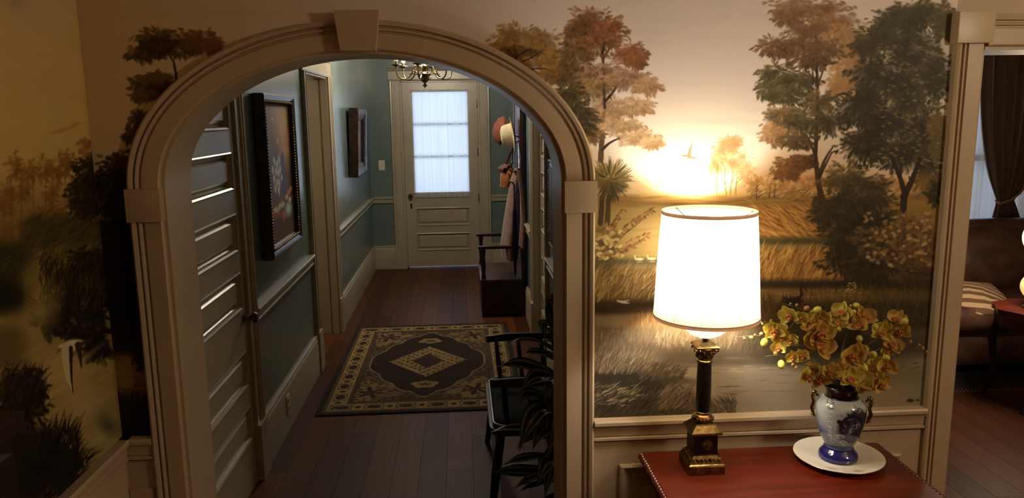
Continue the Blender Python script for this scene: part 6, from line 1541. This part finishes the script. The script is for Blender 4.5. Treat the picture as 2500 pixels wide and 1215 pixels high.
# window with lace and a tied-back drape
win = struct_root('window_1', 'parlour window behind lace and a brown drape', 'window')
for a, b, c_, d in ((WXa,WXa+0.05,WZa,WZb),(WXb-0.05,WXb,WZa,WZb),(WXa,WXb,WZa,WZa+0.05),(WXa,WXb,WZb-0.05,WZb),(WXa,WXb,(WZa+WZb)/2-0.025,(WZa+WZb)/2+0.025)):
    MB().box(a, b, PY+0.03, PY+0.09, c_, d, 0.004).build('sash', M['trim'], win)
for z0, z1 in ((WZa+0.05,(WZa+WZb)/2-0.025), ((WZa+WZb)/2+0.025, WZb-0.05)): MB().box(WXa+0.05, WXb-0.05, PY+0.058, PY+0.062, z0, z1).build('pane', M['glass'], win, smooth=False)
for sgn, x in ((-1, WXa), (1, WXb)): MB().run(CAS, (x,PY,WZa-0.05), (x,PY,WZb), (sgn,0,0), (0,-1,0)).build('casing_leg', M['trim'], win, ang=30)
MB().run(HEADP, (WXa-0.14,PY,WZb), (WXb+0.14,PY,WZb), (0,0,1), (0,-1,0)).build('casing_head', M['trim'], win, ang=30)
MB().box(WXa-0.15, WXb+0.15, PY-0.06, PY+0.03, WZa-0.06, WZa, 0.004).build('window_sill', M['trim'], win)
M['lace'] = sheer_mat('grey_lace', (206, 196, 178), 0.86, 2.0)
lc = thing('lace_curtain', 'pale lace curtain over the parlour window', 'curtain', ((WXa+WXb)/2, PY-0.05, 0.62))
MB().patch(lambda u, v: ((u-0.5)*1.10, 0.012*math.sin(46*u)+0.007*math.sin(91*u+1), 1.66*v), 140, 6).build('lace_panel', M['lace'], lc, ang=180)
MB().tube([(-0.62,-0.01,1.665),(0.62,-0.01,1.665)], 0.009, 8).build('curtain_rod', M['gold'], lc)
M['drape'] = mat('brown_velvet_drape', (96, 72, 52), (74, 52, 36), rough=0.9, scale=8, stretch=(6,6,0.6), sheen=0.5)
dr = thing('drape', 'brown drape tied back beside the parlour window', 'curtain', (0, PY-0.16, 0))
dx = lambda px, py: (at(px, py, 1, PY-0.16)[0], at(px, py, 1, PY-0.16)[2])
zt, zk = dx(2400, 112)[1], dx(2438, 492)[1]
def drape_fn(u, v):
    z_ = zt+(0.05-zt)*v; k = (zt-zk)/(zt-0.05)
    xl0 = dx(2402, 120)[0]; xl1 = dx(2436, 490)[0]; xr0 = xl0+0.62; xr1 = xl1+0.13
    if v < k:
        s_ = (v/k); e = s_**1.9; xl = xl0+(xl1-xl0)*(0.25*s_+0.75*s_**2.6); xr = xr0+(xr1-xr0)*(0.2*s_+0.8*s_**3)
    else:
        s_ = (v-k)/(1-k); xl = xl1-0.06*s_**0.6*1.0; xr = xr1+0.26*s_**0.7
    amp = 0.038*(1-0.65*math.exp(-((v-k)/0.07)**2))
    return (xl+(xr-xl)*u, amp*math.sin(2*PI*6.5*u+0.6)+amp*0.3*math.sin(2*PI*11*u), z_)
MB().patch(drape_fn, 110, 44).build('drape_cloth', M['drape'], dr, ang=180)
xk = dx(2436, 490)[0]
MB().tube([(xk-0.012, -0.05, zk-0.01), (xk+0.06, -0.065, zk+0.02), (xk+0.14, -0.05, zk+0.07), (xk+0.30, 0.0, zk+0.24), (xk+0.42, 0.10, zk+0.36)], 0.011, 8).tube([(xk-0.012,-0.05,zk-0.01),(xk+0.02,0.05,zk),(xk+0.14,0.05,zk+0.05)], 0.010, 8).build('tieback', mat('braided_gold_cord', (150,122,76), (110,84,48), rough=0.7, scale=120, bump=0.4), dr)
MB().tube([(dx(2402,112)[0]-0.1, 0.02, zt+0.01), (dx(2402,112)[0]+0.9, 0.02, zt+0.01)], 0.016, 10).build('drape_rod', M['darkwood'], dr)
pr = thing('area_rug', 'dark area rug with a pale fringed edge under the sofa', 'rug', (4.0, 2.86, 0))
MB().box(-1.35, 1.3, -0.60, 0.62, 0.0005, 0.009, 0.003).build('rug_pile', mat('dark_parlour_rug', (40,24,18), (24,14,10), rough=0.95, scale=18), pr)
frg = MB()
for i in range(120): frg.tube([(-1.34+2.63*i/119, -0.60, 0.006), (-1.34+2.63*i/119+0.006*math.sin(i*7), -0.642, 0.002)], 0.0032, 5)
o = frg.build('fringe', mat('cream_fringe', (150,120,96), rough=0.9), pr); o['kind'] = 'stuff'
